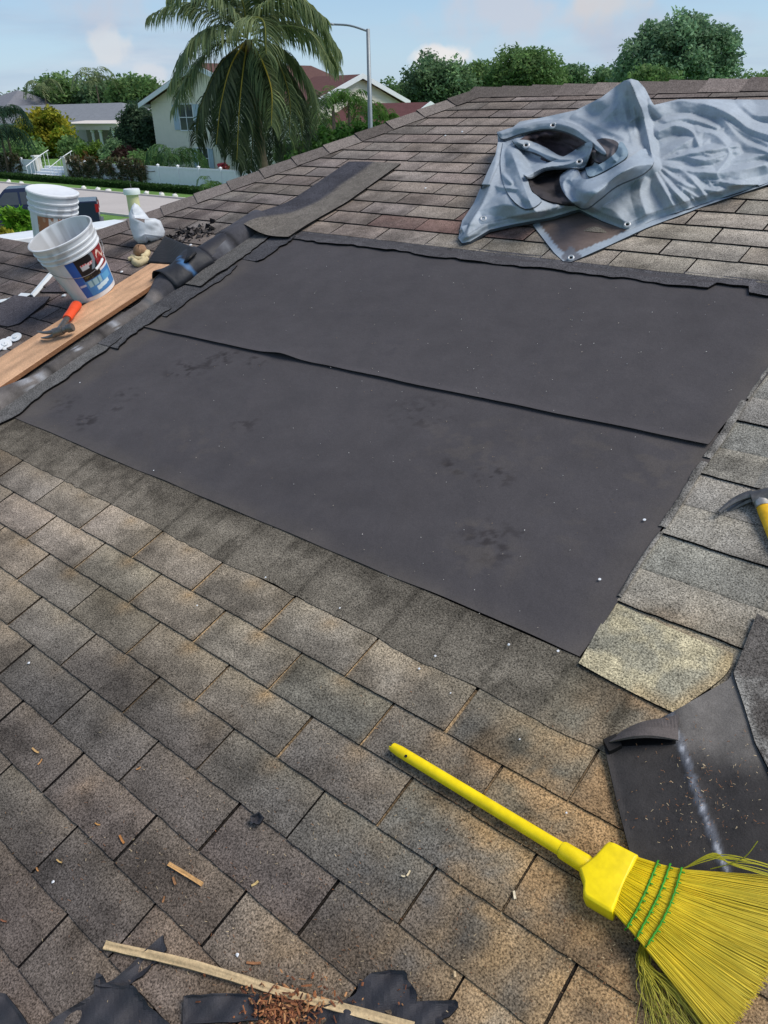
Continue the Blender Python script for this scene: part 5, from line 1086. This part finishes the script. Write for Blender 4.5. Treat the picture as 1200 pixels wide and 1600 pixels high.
for i, (P_, dd, cl, rc, hang) in enumerate(FR):
    gl = G(); g = G(); P = [q(x, y, dd*f) for (x, y), f in zip(P_, (0, .7, 1.1, 1.3))]; frond(gl, gl, P, .95 if hang else 1.05, n=92 if hang else 100, wid=.042 if hang else .036, col=cl, rach=rc, droop=1.3 if hang else .85, seed=i+3); gl.build('frond', M_LEAF, t)
g = G()
for i in range(12):
    a = rng.uniform(0, 6.3); o = cen+np.array([math.cos(a)*.22, math.sin(a)*.22, -.25-rng.uniform(0, .35)]); g.lathe(o, [math.cos(a), math.sin(a), -1.2], [(-.12, .02), (-.08, .09), (.02, .115), (.1, .07), (.13, .01)], 10, lin((92, 84, 50) if i % 2 else (112, 78, 50)))
g.build('coconuts', M_BARK, t, smooth='all')
def small_palm(px, py, R_, D, n, label, base_h=None, pal=GN, up=.6, seed=0, group=None, spike=False):
    c = DP(px, py, D); k = D/F*1.02; t = thing('palm_tree' if base_h != 0 else 'palm_shrub', label, 'palm tree', [c[0], c[1], 0], group); g = G(); r_ = np.random.default_rng(seed)
    if c[2] > 1.2: g.tube([[c[0], c[1], 0], [c[0]+.05, c[1], c[2]*.5], c], [.14, .11, .09], 8, lin((110, 98, 84))); g.build('trunk', M_BARK, t, smooth='all')
    g = G()
    for i in range(n):
        a = i*2.4+r_.uniform(-.3, .3); e = r_.uniform(.15, 1.)*up; L = R_*k*r_.uniform(.8, 1.15); h_ = HR*math.cos(a)+HF*math.sin(a); z = np.array([0, 0, 1.])
        if spike and i == 0: P = [c, c+z*L*.5, c+z*L*1.0, c+z*L*1.5]
        else: P = [c, c+h_*L*.35+z*L*e*.7, c+h_*L*.75+z*L*e*.6, c+h_*L-z*L*(.5-e*.6)]
        frond(g, g, P, L*.34, n=16, col=pal, rach=(110, 120, 60), droop=.7, seed=seed+i, r0=.02*k*8, wid=k*.85)
    g.build('fronds', M_LEAF, t)
SP_ = 'small palms around the houses'
small_palm(68, 142, 26, 132, 12, 'palm behind the grey house, left one of the pair', seed=1, group=SP_, up=.9); small_palm(150, 132, 30, 128, 13, 'palm behind the grey house, right one of the pair', seed=2, group=SP_, up=.9)
small_palm(4, 182, 36, 74, 30, 'dark palm cut by the left photo edge', seed=3, pal=((34, 58, 50), (60, 90, 66)), group=SP_); small_palm(2, 216, 36, 72, 30, 'lower dark palm at the left photo edge', seed=4, pal=((34, 58, 50), (60, 90, 66)), group=SP_)
small_palm(278, 254, 42, 66, 34, 'bushy low palm behind the white fence by the cream house', seed=5, pal=((50, 84, 56), (90, 124, 74)), up=.7, group=SP_)
small_palm(330, 292, 20, 47, 12, 'spiky young palm in front of the white fence near the hip', seed=6, pal=((60, 96, 50), (100, 134, 70)), up=.9, group=SP_)
for i, (x, y, r, lab) in enumerate([(520, 165, 34, 'feathery palm before the red roofed wing, left one'), (545, 160, 32, 'feathery palm before the red roofed wing, middle one'), (575, 180, 30, 'feathery palm directly left of the lamp post'), (602, 190, 24, 'feathery palm directly right of the lamp post'), (500, 195, 30, 'feathery palm partly behind the big palm fronds'), (545, 205, 26, 'lowest feathery palm showing above the roof hip')]):
    small_palm(x, y, r, 50+i*.7, 18, lab, seed=20+i, pal=((54, 92, 44), (104, 142, 66)), up=.9, group=SP_)
plant('shrub', 'dense green hedge like shrub behind the hip below the feathery palms', 'shrub', [(540, 222, 34, 18), (500, 232, 30, 22), (465, 245, 30, 20), (580, 205, 26, 14)], D=48, pal=((52, 92, 40), (88, 128, 56)), trunk_r=.06, dens=1.3, lsz=3.4)

# ---- houses
M_SIDE = mat('cream siding', None, .75, 2, .05); M_ROOFR = mat('red brown shingles', None, .9, 3, .12, fine=(12, .14), spec=.1); M_ROOFG = mat('grey shingles', None, .9, 2, .12, fine=(10, .14)); M_TRIM = mat('white trim', lin((224, 230, 234)), .6, 3, .04); M_GLASS = mat('window glass', (.05, .06, .07), .12, 3, .1, spec=.6)
def siding(g, O, a, z0, z1, col, step=.24):
    """lapped boards on an upright face starting at O, running along vector a"""
    O = np.array(O, float); a = np.array(a, float); n = np.cross(a, [0, 0, 1.]); n /= np.linalg.norm(n); z = z0
    while z < z1-.01:
        t_ = min(z+step, z1); g.quad(O+[0, 0, z]+n*.03, O+a+[0, 0, z]+n*.03, O+a+[0, 0, t_]+n*.004, O+[0, 0, t_]+n*.004, col); g.quad(O+[0, 0, z]+n*.004, O+a+[0, 0, z]+n*.004, O+a+[0, 0, z]+n*.03, O+[0, 0, z]+n*.03, np.array(col)*.7); z = t_
def window(parent, O, a, w, h_, n, name='window', shut=True):
    O = np.array(O, float); a = np.array(a, float)/np.linalg.norm(a); n = np.array(n, float); z = np.array([0, 0, 1.]); g = G(); g.box(O+n*.03, a*w, z*h_, n*.03); f = g.build(name, M_GLASS, parent)
    g = G()
    for (p, u, v) in ((-.09, -.09, 0), ): pass
    for o2_, uu, vv in ((O-a*.09-z*.09, a*(w+.18), z*.09), (O-a*.09+z*h_, a*(w+.18), z*.09), (O-a*.09, a*.09, z*h_), (O+a*w, a*.09, z*h_), (O+a*(w/2-.03), a*.06, z*h_), (O+z*(h_/2-.03), a*w, z*.06)): g.box(o2_+n*.062, uu, vv, n*.03)
    g.build('frame', M_TRIM, f)
    if shut:
        for o3 in (O-a*(.12+w*.42), O+a*(w+.10)):
            g = G(); g.box(o3+n*.034, a*w*.40, z*h_, n*.04, lin((170, 190, 204))); g.build('shutter', mat('blue grey shutter', None, .7, 5, .05), f)
# cream house
c0 = HY(250, 262, 46); gl_ = HY(238, 160, 46); ap = HY(316, 104, 46); cR = 2*ap[0]-c0[0]; ze = gl_[2]; za = ap[2]
t = thing('cream_house', 'cream two storey house with red brown roof partly hidden by the coconut palm', 'house', [ap[0], 50, 0])
CW = lin((228, 224, 206)); g = G(); x0, x1 = c0[0], cR; dpt = 12.
siding(g, [x0, 46, 0], [x1-x0, 0, 0], 0, ze, CW); zz_ = ze
while zz_ < za-.3:
    f0 = (za-zz_)/(za-ze); f1 = max(0, (za-zz_-.24)/(za-ze)); hw = (x1-x0)/2; g.quad([ap[0]-hw*f0, 45.97, zz_], [ap[0]+hw*f0, 45.97, zz_], [ap[0]+hw*f1, 45.99, zz_+.24], [ap[0]-hw*f1, 45.99, zz_+.24], CW); zz_ += .24
siding(g, [x1, 46, 0], [0, dpt, 0], 0, ze, CW); siding(g, [x0, 46+dpt, 0], [0, -dpt, 0], 0, ze, CW)
g.build('wall', M_SIDE, t)
g = G(); ov = .7; RC = lin((98, 74, 70)); sl_ = (za-ze)/((x1-x0)/2)
for s, xe in ((-1, x0-ov), (1, x1+ov)):
    zz2 = ze-ov*sl_; g.prism([[ap[0], 45.2, za+.1], [xe, 45.2, zz2+.1], [xe, 46+dpt+.6, zz2+.1], [ap[0], 46+dpt+.6, za+.1]], [0, 0, .16], RC)
g.build('roof', M_ROOFR, t)
g = G()
for s, xe in ((-1, x0-ov), (1, x1+ov)):
    zz2 = ze-ov*sl_; g.prism([[ap[0], 45.12, za-.18], [xe, 45.12, zz2-.2], [xe, 45.12, zz2+.18], [ap[0], 45.12, za+.2]], [0, .07, 0])
g.box([x0-ov-.06, 45.2, ze-ov*sl_-.16], [.06, 0, 0], [0, dpt+.8, 0], [0, 0, .26]); g.box([x0-ov, 45.2, ze-ov*sl_-.06], [ov, 0, 0], [0, .8, 0], [0, 0, .04]); g.build('fascia', M_TRIM, t)
w1 = HY(285, 203, 46); w2 = HY(300, 163, 46); window(t, [w1[0], 45.96, w1[2]], [1, 0, 0], w2[0]-w1[0]+.1, w2[2]-w1[2], [0, -1, 0])
w1 = HY(313, 262, 46); w2 = HY(322, 232, 46); window(t, [w1[0], 45.96, w1[2]], [1, 0, 0], w2[0]-w1[0]+.3, w2[2]-w1[2], [0, -1, 0])
for xx in (338, 352): w1 = HY(xx, 226, 46); w2 = HY(xx, 190, 46); window(t, [w1[0], 45.96, w1[2]], [1, 0, 0], .8, w2[2]-w1[2], [0, -1, 0], shut=False)
# wing with red roof: ridge along X, gable to the right
YR = 52.; r0 = HY(476, 120, YR); r1 = HY(566, 119, YR); zr = r1[2]; bkz = HY(611, 162, YR+6)[2]; ev = zr-(zr-bkz); 
g = G(); run = 6.; drop = zr-HY(611, 162, YR+run)[2]; xg = r1[0]; xl = x1-1.
g.prism([[xl, YR-run, zr-drop], [xg, YR-run, zr-drop], [xg, YR, zr], [xl, YR, zr]], [0, 0, .14], lin((98, 72, 70))); g.prism([[xl, YR+run, zr-drop], [xg, YR+run, zr-drop], [xg, YR, zr], [xl, YR, zr]], [0, 0, .14], lin((98, 72, 70))); g.build('roof', M_ROOFR, t)
g = G(); xw = xg-.45; siding(g, [xl, YR-run+.5, 0], [xw-xl, 0, 0], 0, zr-drop, CW); siding(g, [xw, YR-run+.5, 0], [0, 2*run-1, 0], 0, zr-drop, CW)
zz_ = zr-drop
while zz_ < zr-.35:
    f0 = (zr-zz_)/drop; f1 = max(0, (zr-zz_-.24)/drop); hw = run-.5; g.quad([xw+.02, YR-hw*f0, zz_], [xw+.02, YR+hw*f0, zz_], [xw, YR+hw*f1, zz_+.24], [xw, YR-hw*f1, zz_+.24], CW); zz_ += .24
g.build('wall', M_SIDE, t); g = G()
for s in (-1, 1): g.prism([[xg+.02, YR, zr-.16], [xg+.02, YR+s*run, zr-drop-.16], [xg+.02, YR+s*run, zr-drop+.20], [xg+.02, YR, zr+.20]], [.07, 0, 0])
g.build('fascia', M_TRIM, t)
# low wing further right
YR2 = 50.; a = HY(560, 164, YR2); b = HY(672, 163, YR2); dr = 2.0; g = G(); g.prism([[xg+.3, YR2-5, b[2]-dr], [b[0], YR2-5, b[2]-dr], [b[0], YR2, b[2]], [xg+.3, YR2, b[2]]], [0, 0, .14], lin((102, 70, 70))); g.prism([[xg+.3, YR2+5, b[2]-dr], [b[0], YR2+5, b[2]-dr], [b[0], YR2, b[2]], [xg+.3, YR2, b[2]]], [0, 0, .14], lin((102, 70, 70))); g.build('roof', M_ROOFR, t)
g = G()
for s in (-1, 1): g.prism([[b[0]+.02, YR2, b[2]-.14], [b[0]+.02, YR2+s*5, b[2]-dr-.14], [b[0]+.02, YR2+s*5, b[2]-dr+.2], [b[0]+.02, YR2, b[2]+.2]], [.07, 0, 0])
g.build('fascia', M_TRIM, t); g = G(); siding(g, [xg+.3, YR2-4.6, 0], [b[0]-.3-xg-.3, 0, 0], 0, b[2]-dr, CW); siding(g, [b[0]-.3, YR2-4.6, 0], [0, 9.2, 0], 0, b[2]-dr, CW); g.prism([[b[0]-.31, YR2-4.6, b[2]-dr], [b[0]-.31, YR2+4.6, b[2]-dr], [b[0]-.31, YR2, b[2]-.1]], [.02, 0, 0], CW); g.build('wall', M_SIDE, t)
# grey house with porch
YH = 58.; e0 = HY(-60, 193, YH); e1 = HY(206, 193, YH); zt = HY(100, 163, YH+6)[2]; ze = HY(100, 193, YH)[2]
t = thing('grey_house', 'long single storey house with grey hip roof and white columned porch', 'house', [(e0[0]+e1[0])/2, YH+5, 0])
RG = lin((128, 132, 138)); g = G(); xr = HY(190, 163, YH+6)[0]; g.add([[e0[0], YH, ze], [e1[0], YH, ze], [xr, YH+6, zt], [e0[0], YH+6, zt], [e0[0], YH+12, ze], [e1[0], YH+12, ze]], [(0, 1, 2, 3), (3, 2, 5, 4), (1, 5, 2)], RG)
g.box([e0[0], YH, ze-.12], [e1[0]-e0[0], 0, 0], [0, 12, 0], [0, 0, .11], lin((190, 196, 204)))
pk = HY(27, 141, YH+9); hw = 5.5; bz = zt-.4; g.add([[pk[0]-hw*1.6, YH+9-hw, bz], [pk[0]+hw, YH+9-hw, bz], [pk[0]+hw, YH+9+hw, bz], [pk[0]-hw*1.6, YH+9+hw, bz], [pk[0]-.4, YH+9, pk[2]], [pk[0]+.3, YH+9, pk[2]]], [(0, 1, 5, 4), (1, 2, 5), (2, 3, 4, 5), (3, 0, 4)], lin((118, 120, 128)))
g.build('roof', M_ROOFG, t)
g = G(); siding(g, [e0[0]+.8, YH+.8, 0], [e1[0]-e0[0]-1.6, 0, 0], 0, ze, lin((168, 166, 158))); siding(g, [e1[0]-.8, YH+.8, 0], [0, 10.4, 0], 0, ze, lin((168, 166, 158))); g.build('wall', M_SIDE, t)
g = G(); px0, px1 = HY(98, 205, 55.5)[0], HY(184, 205, 55.5)[0]; zp0, zp1 = HY(140, 203, 55.5)[2], HY(140, 194, 55.5)[2]
g.box([px0, 55.5, zp0], [px1-px0, 0, 0], [0, 3.4, 0], [0, 0, zp1-zp0]); g.prism([[px0-.2, 55.3, zp1], [px1+.2, 55.3, zp1], [px1-.4, 58.6, zp1+.25], [px0+.4, 58.6, zp1+.25]], [0, 0, .08]); g.build('porch_roof', mat('porch roof', lin((214, 206, 198)), .7, 3, .05), t)
for xx in (119, 148, 160, 180):
    cx = HY(xx, 225, 55.8)[0]; g = G(); g.lathe(np.array([cx, 55.8, 0]), [0, 0, 1], [(0, .26), (.2, .26), (.22, .19), (zp0-.25, .17), (zp0-.22, .25), (zp0, .25)], 14); g.build('column', M_TRIM, t, smooth=True)
g = G(); g.box([px0, 58.68, .3], [px1-px0, 0, 0], [0, .08, 0], [0, 0, 2.6], (.02, .022, .025)); g.build('porch_dark_panel', M_GLASS, t)  # dark panel stands in for the shaded porch interior
for xx in (60, 205): w1 = HY(xx, 232, YH+.8); window(t, [w1[0], YH+.76, .9], [1, 0, 0], 1.6, 1.4, [0, -1, 0])
# ---- fence, hedge, steps, vines
M_VIN = mat('white vinyl', lin((228, 232, 236)), .5, 3, .04)
FY = 34.6; fx0, fx1 = HY(-120, 262, FY)[0], HY(700, 290, FY)[0]; gs0, gs1 = HY(60, 262, FY)[0], HY(106, 262, FY)[0]
def fence(name, label, xa, xb, z1=1.35, pick=.13):
    t = thing(name, label, 'fence', [(xa+xb)/2, FY, 0], 'white fence sections'); n = max(2, int(round((xb-xa)/2.3))+1)
    g = G()
    for i in range(int((xb-xa)/pick)): g.box([xa+.04+i*pick, FY-.012, .12], [pick*.90, 0, 0], [0, .024, 0], [0, 0, z1-.28])
    g.build('pickets', M_VIN, t); g = G(); g.box([xa, FY-.035, .08], [xb-xa, 0, 0], [0, .07, 0], [0, 0, .16]); g.build('rail', M_VIN, t); g = G(); g.box([xa, FY-.035, z1-.18], [xb-xa, 0, 0], [0, .07, 0], [0, 0, .13]); g.build('rail', M_VIN, t)
    for x in np.linspace(xa, xb, n):
        g = G(); g.prism([[x-.07, FY-.07, 0], [x+.07, FY-.07, 0], [x+.07, FY+.07, 0], [x-.07, FY+.07, 0]], [0, 0, z1+.02]); g.add([[x-.10, FY-.10, z1+.02], [x+.10, FY-.10, z1+.02], [x+.10, FY+.10, z1+.02], [x-.10, FY+.10, z1+.02], [x, FY, z1+.12]], [(3, 2, 1, 0), (0, 1, 4), (1, 2, 4), (2, 3, 4), (3, 0, 4)]); g.build('post', M_VIN, t)
sv = HY(219, 270, FY)[0]
fence('white_fence', 'white fence section left of the entrance steps half covered by vines', fx0, gs0-.3); fence('white_fence', 'white fence section under a ragged vine between the steps and the clean fence', gs1+.3, sv); fence('white_fence', 'clean white picket panel fence running behind the coconut palm', sv, fx1)
for (xa, xb, n_, lab) in ((HY(-30, 262, FY)[0], HY(36, 262, FY)[0], 1700, 'leafless looking vine over the fence left of the steps'), (gs1+.4, sv+.9, 2600, 'leafless looking vine over the fence right of the steps')):
    g = G(); r_ = np.random.default_rng(5)
    for i in range(n_//14):
        x = r_.uniform(xa, xb); z = r_.uniform(.1, 1.45); P = [np.array([x, FY-.12, z])]; d = np.array([r_.normal(), 0, r_.normal()*.5])
        for j in range(5): d = d+np.array([r_.normal()*.5, r_.normal()*.08, r_.normal()*.4-.1]); P.append(P[-1]+d*.14); P[-1][2] = np.clip(P[-1][2], .05, 1.6); P[-1][1] = min(P[-1][1], FY-.09)
        g.tube(P, .022, 4, lin([(96, 92, 76), (70, 74, 56), (120, 116, 100)][i % 3]))
    for i in range(n_):
        x = r_.uniform(xa, xb); z = min(1.7, abs(r_.normal(1.05, .42))); 
        if vn(x*1.3, z*2.2, 6.) > .66: continue
        o = np.array([x, FY-.14-r_.uniform(0, .15), z]); a = r_.normal(size=3)*.09; b = r_.normal(size=3)*.05; g.quad(o-a, o-b, o+a, o+b, lin([(84, 92, 62), (66, 78, 52), (112, 96, 70), (132, 128, 108)][r_.integers(4)]))
    obj1(g, 'fence_vine', M_LEAF, lab, 'vine', 'vines on the white fence')
g = G(); r_ = np.random.default_rng(9); hy = 32.6
g.box([fx0, hy-.30, 0], [fx1-fx0, 0, 0], [0, .6, 0], [0, 0, .34], lin((44, 66, 36)))
n_ = 26000; X_ = r_.uniform(fx0, fx1, n_)
side = r_.uniform(size=n_) < .55; Y_ = np.where(side, hy-.32, r_.uniform(hy-.32, hy+.3, n_)); Z_ = np.where(side, r_.uniform(0, .37, n_), .36+r_.normal(0, .03, n_)); P = np.stack([X_, Y_, Z_], 1); A_ = r_.normal(size=(n_, 3))*.055; B_ = r_.normal(size=(n_, 3))*.04
V = np.stack([P-A_, P-B_, P+A_, P+B_], 1).reshape(-1, 3); cl = np.array(lin((62, 92, 46)))*(r_.uniform(.6, 1.25, n_))[:, None]; g.add(V, [(4*i, 4*i+1, 4*i+2, 4*i+3) for i in range(n_)], np.repeat(cl, 4, 0))
obj1(g, 'hedge', M_LEAF, 'low clipped dark green hedge in front of the white fence', 'hedge')
t = thing('entrance_steps', 'white entrance steps with handrails and pillars through the fence', 'steps', [(gs0+gs1)/2, FY, 0])
for i in range(5): g = G(); g.box([gs0+.35, FY-1.2+i*.38, i*.17], [gs1-gs0-.7, 0, 0], [0, .40, 0], [0, 0, .17]); g.build('step', M_TRIM, t, bevel=.01)
for x in (gs0, gs1): g = G(); g.box([x-.22, FY-.25, 0], [.44, 0, 0], [0, .5, 0], [0, 0, 1.55], lin((216, 214, 204))); g.box([x-.28, FY-.31, 1.55], [.56, 0, 0], [0, .62, 0], [0, 0, .1], lin((226, 226, 222))); g.build('pillar', mat('pillar render', None, .8, 4, .06), t)
for x in (gs0+.5, gs1-.5):
    g = G(); g.tube([[x, FY-1.3, .9], [x, FY+.1, 1.65], [x, FY+.9, 2.0]], .035, 6)
    for k in range(7): yy = FY-1.25+k*.33; zt_ = .9+(yy-FY+1.3)*.52; g.tube([[x, yy, max(0, (k-1)*.15)], [x, yy, zt_]], .02, 5)
    g.build('handrail', M_VIN, t)
# ---- gate pillar near the house
o = DP(205, 295, 26.); t = thing('gate_pillar', 'pale yellow round topped gate pillar beside the driveway', 'pillar', [o[0], o[1], 0]); r = 20*26/F*.5
g = G(); g.lathe(np.array([o[0], o[1], 0.]), [0, 0, 1], [(0, r*.90), (o[2]-.16, r*.86)], 28, lin((214, 208, 168))); g.build('shaft', mat('yellow render', None, .85, 4, .08), t, smooth=True)
g = G(); g.lathe(np.array([o[0], o[1], o[2]-.16]), [0, 0, 1], [(0, r*.86), (0, r*1.16), (.10, r*1.2), (.16, r*1.1), (.17, .001)], 28); g.build('cap', M_TRIM, t, smooth=True)
g = G(); g.tube([[o[0], o[1], o[2]], [o[0], o[1], o[2]+.16]], .012, 6); g.build('lamp_stub', M_STL, t)
# ---- white topped wall beyond the hip
zc = float(JK(-16, 17)[2])-.25; xw = GP(95, 361, zc)[0]; y0_, y1_ = GP(-160, 394, zc)[1], GP(215, 347, zc)[1]
t = thing('coping_wall', 'white coped wall seen just past the shingles behind the buckets', 'wall', [xw, (y0_+y1_)/2, 0])
g = G(); g.box([xw-.30, y0_, zc-.14], [.42, 0, 0], [0, y1_-y0_, 0], [0, 0, .14]); g.build('coping', M_WHITE, t, bevel=.01)
g = G(); g.box([xw-.22, y0_+.1, 0], [.26, 0, 0], [0, y1_-y0_-.2, 0], [0, 0, zc-.14], lin((214, 206, 180))); g.build('masonry', mat('pillar render', None, .8, 4, .06), t)
# ---- street lamp
o = DP(579, 208, 34.); tp = DP(577, 45, 34.); hd_ = DP(519, 38, 34.4); t = thing('street_lamp', 'grey street lamp with a single arm standing beyond the roof hip', 'street lamp', [o[0], o[1], 0])
M_POL = mat('galvanised steel', lin((140, 148, 154)), .5, 6, .08, metal=.4); top = np.array([o[0], o[1], tp[2]])
g = G(); g.tube([[o[0], o[1], 0], [o[0], o[1], 3], top], [.12, .10, .07], 12); g.build('pole', M_POL, t, smooth='all')
g = G(); g.tube(catmull([top+np.array([0, 0, -.08]), top*.5+hd_*.5+np.array([0, 0, .03]), hd_], 5), .035, 8); g.build('arm', M_POL, t, smooth='all')
d = (hd_-top); d /= np.linalg.norm(d); g = G(); g.tube([hd_-d*.1, hd_, hd_+d*.2, hd_+d*.4], [.05, .10, .10, .04], 10, flat=.45, up=[0, 0, 1.]); g.build('lamp_head', M_POL, t, smooth='all')
# ---- pickup truck
rr = DP(149, 304, 34.4); TL = 5.7; Wd = 1.95; X0 = rr[0]; Yn = rr[1]
t = thing('pickup_truck', 'dark navy pickup truck parked across the street side of the lawn', 'pickup truck', [X0, Yn, 0]); vd_ = ray(120, 320); t.rotation_euler.z = math.atan2(-vd_[0], vd_[1])-.05+0*TL; M_CAR = mat('navy paint', (.008, .014, .045), .18, 2, .05, spec=.7); M_TYR = mat('tyre', (.015, .015, .015), .8, 20, .1); M_DKP = mat('dark trim', (.01, .011, .013), .4, 5, .05)
S_ = 1.10
def prof(g, pts, ya, yb, inset=0.): g.prism([[X0+x, ya, z*S_] for x, z in pts], [0, yb-ya, 0])
g = G(); prof(g, [(-.06, .55), (0, .62), (0, 1.32), (-.02, 1.38), (-2.0, 1.38), (-2.05, 1.36), (-3.95, 1.30), (-4.4, 1.24), (-5.5, 1.12), (-5.7, .9), (-5.7, .5), (-5.5, .42), (-5.05, .42), (-4.95, .75), (-4.65, .88), (-4.35, .75), (-4.25, .42), (-1.65, .42), (-1.55, .75), (-1.25, .88), (-.95, .75), (-.85, .42), (-.3, .46)], Yn, Yn+Wd); g.build('body', M_CAR, t, bevel=.04)
g = G(); g.add([[X0-1.95, Yn+.05, 1.37*S_], [X0-4.15, Yn+.05, 1.29*S_], [X0-3.45, Yn+.22, 1.92*S_], [X0-2.25, Yn+.22, 1.94*S_], [X0-1.95, Yn+Wd-.05, 1.37*S_], [X0-4.15, Yn+Wd-.05, 1.29*S_], [X0-3.45, Yn+Wd-.22, 1.92*S_], [X0-2.25, Yn+Wd-.22, 1.94*S_]], [(0, 1, 2, 3), (5, 4, 7, 6), (3, 2, 6, 7), (1, 5, 6, 2), (4, 0, 3, 7)]); g.build('cab', M_CAR, t, bevel=.05)
for xa, xb, ta, tb in ((-2.12, -2.90, -2.32, -2.90), (-2.98, -3.92, -2.98, -3.45)):
    g = G(); y_ = lambda z: Yn+.05+.17*(z-1.33)/.42-.02
    g.poly([[X0+xa, y_(1.38), 1.38*S_], [X0+ta, y_(1.68), 1.80*S_], [X0+tb, y_(1.68), 1.80*S_], [X0+xb, y_(1.38), 1.38*S_]]); g.build('side_window', M_GLASS, t, solid=.01)
g = G(); g.add([[X0-1.97, Yn+.16, 1.40*S_], [X0-1.97, Yn+Wd-.16, 1.40*S_], [X0-2.23, Yn+Wd-.28, 1.68*S_], [X0-2.23, Yn+.28, 1.68*S_]], [(0, 1, 2, 3)]); g.build('rear_window', M_GLASS, t, solid=.02)
for x in (-1.25, -4.65):
    for yy in (Yn+.02, Yn+Wd-.26):
        g = G(); g.tube([[X0+x, yy, .38], [X0+x, yy+.24, .38]], .38, 28); w_ = g.build('wheel', M_TYR, t, smooth=True, bevel=.02); g = G(); g.tube([[X0+x, yy-.012, .38], [X0+x, yy+.0, .38]], .23, 20); g.build('rim', M_STL, w_)
g = G(); g.box([X0+.002, Yn+.04, .98*S_], [.03, 0, 0], [0, .16, 0], [0, 0, .32]); g.box([X0-.10, Yn-.006, .98*S_], [.10, 0, 0], [0, .02, 0], [0, 0, .32]); g.build('tail_light', mat('red lens', (.35, .01, .015), .25, 5, .05), t)
g = G(); g.box([X0+.002, Yn+Wd-.2, .98*S_], [.03, 0, 0], [0, .16, 0], [0, 0, .32]); g.build('tail_light', MATS['red lens'], t)
g = G(); g.box([X0-.02, Yn+.1, .46*S_], [.14, 0, 0], [0, Wd-.2, 0], [0, 0, .2]); g.build('bumper', M_STL, t, bevel=.03)
g = G(); g.box([X0-4.2, Yn-.012, .60*S_], [2.5, 0, 0], [0, .03, 0], [0, 0, .05]); g.build('side_moulding', M_STL, t)
for x in (-2.55, -3.4): g = G(); g.box([X0+x, Yn-.02, 1.03*S_], [.2, 0, 0], [0, .03, 0], [0, 0, .04]); g.build('door_handle', M_DKP, t)
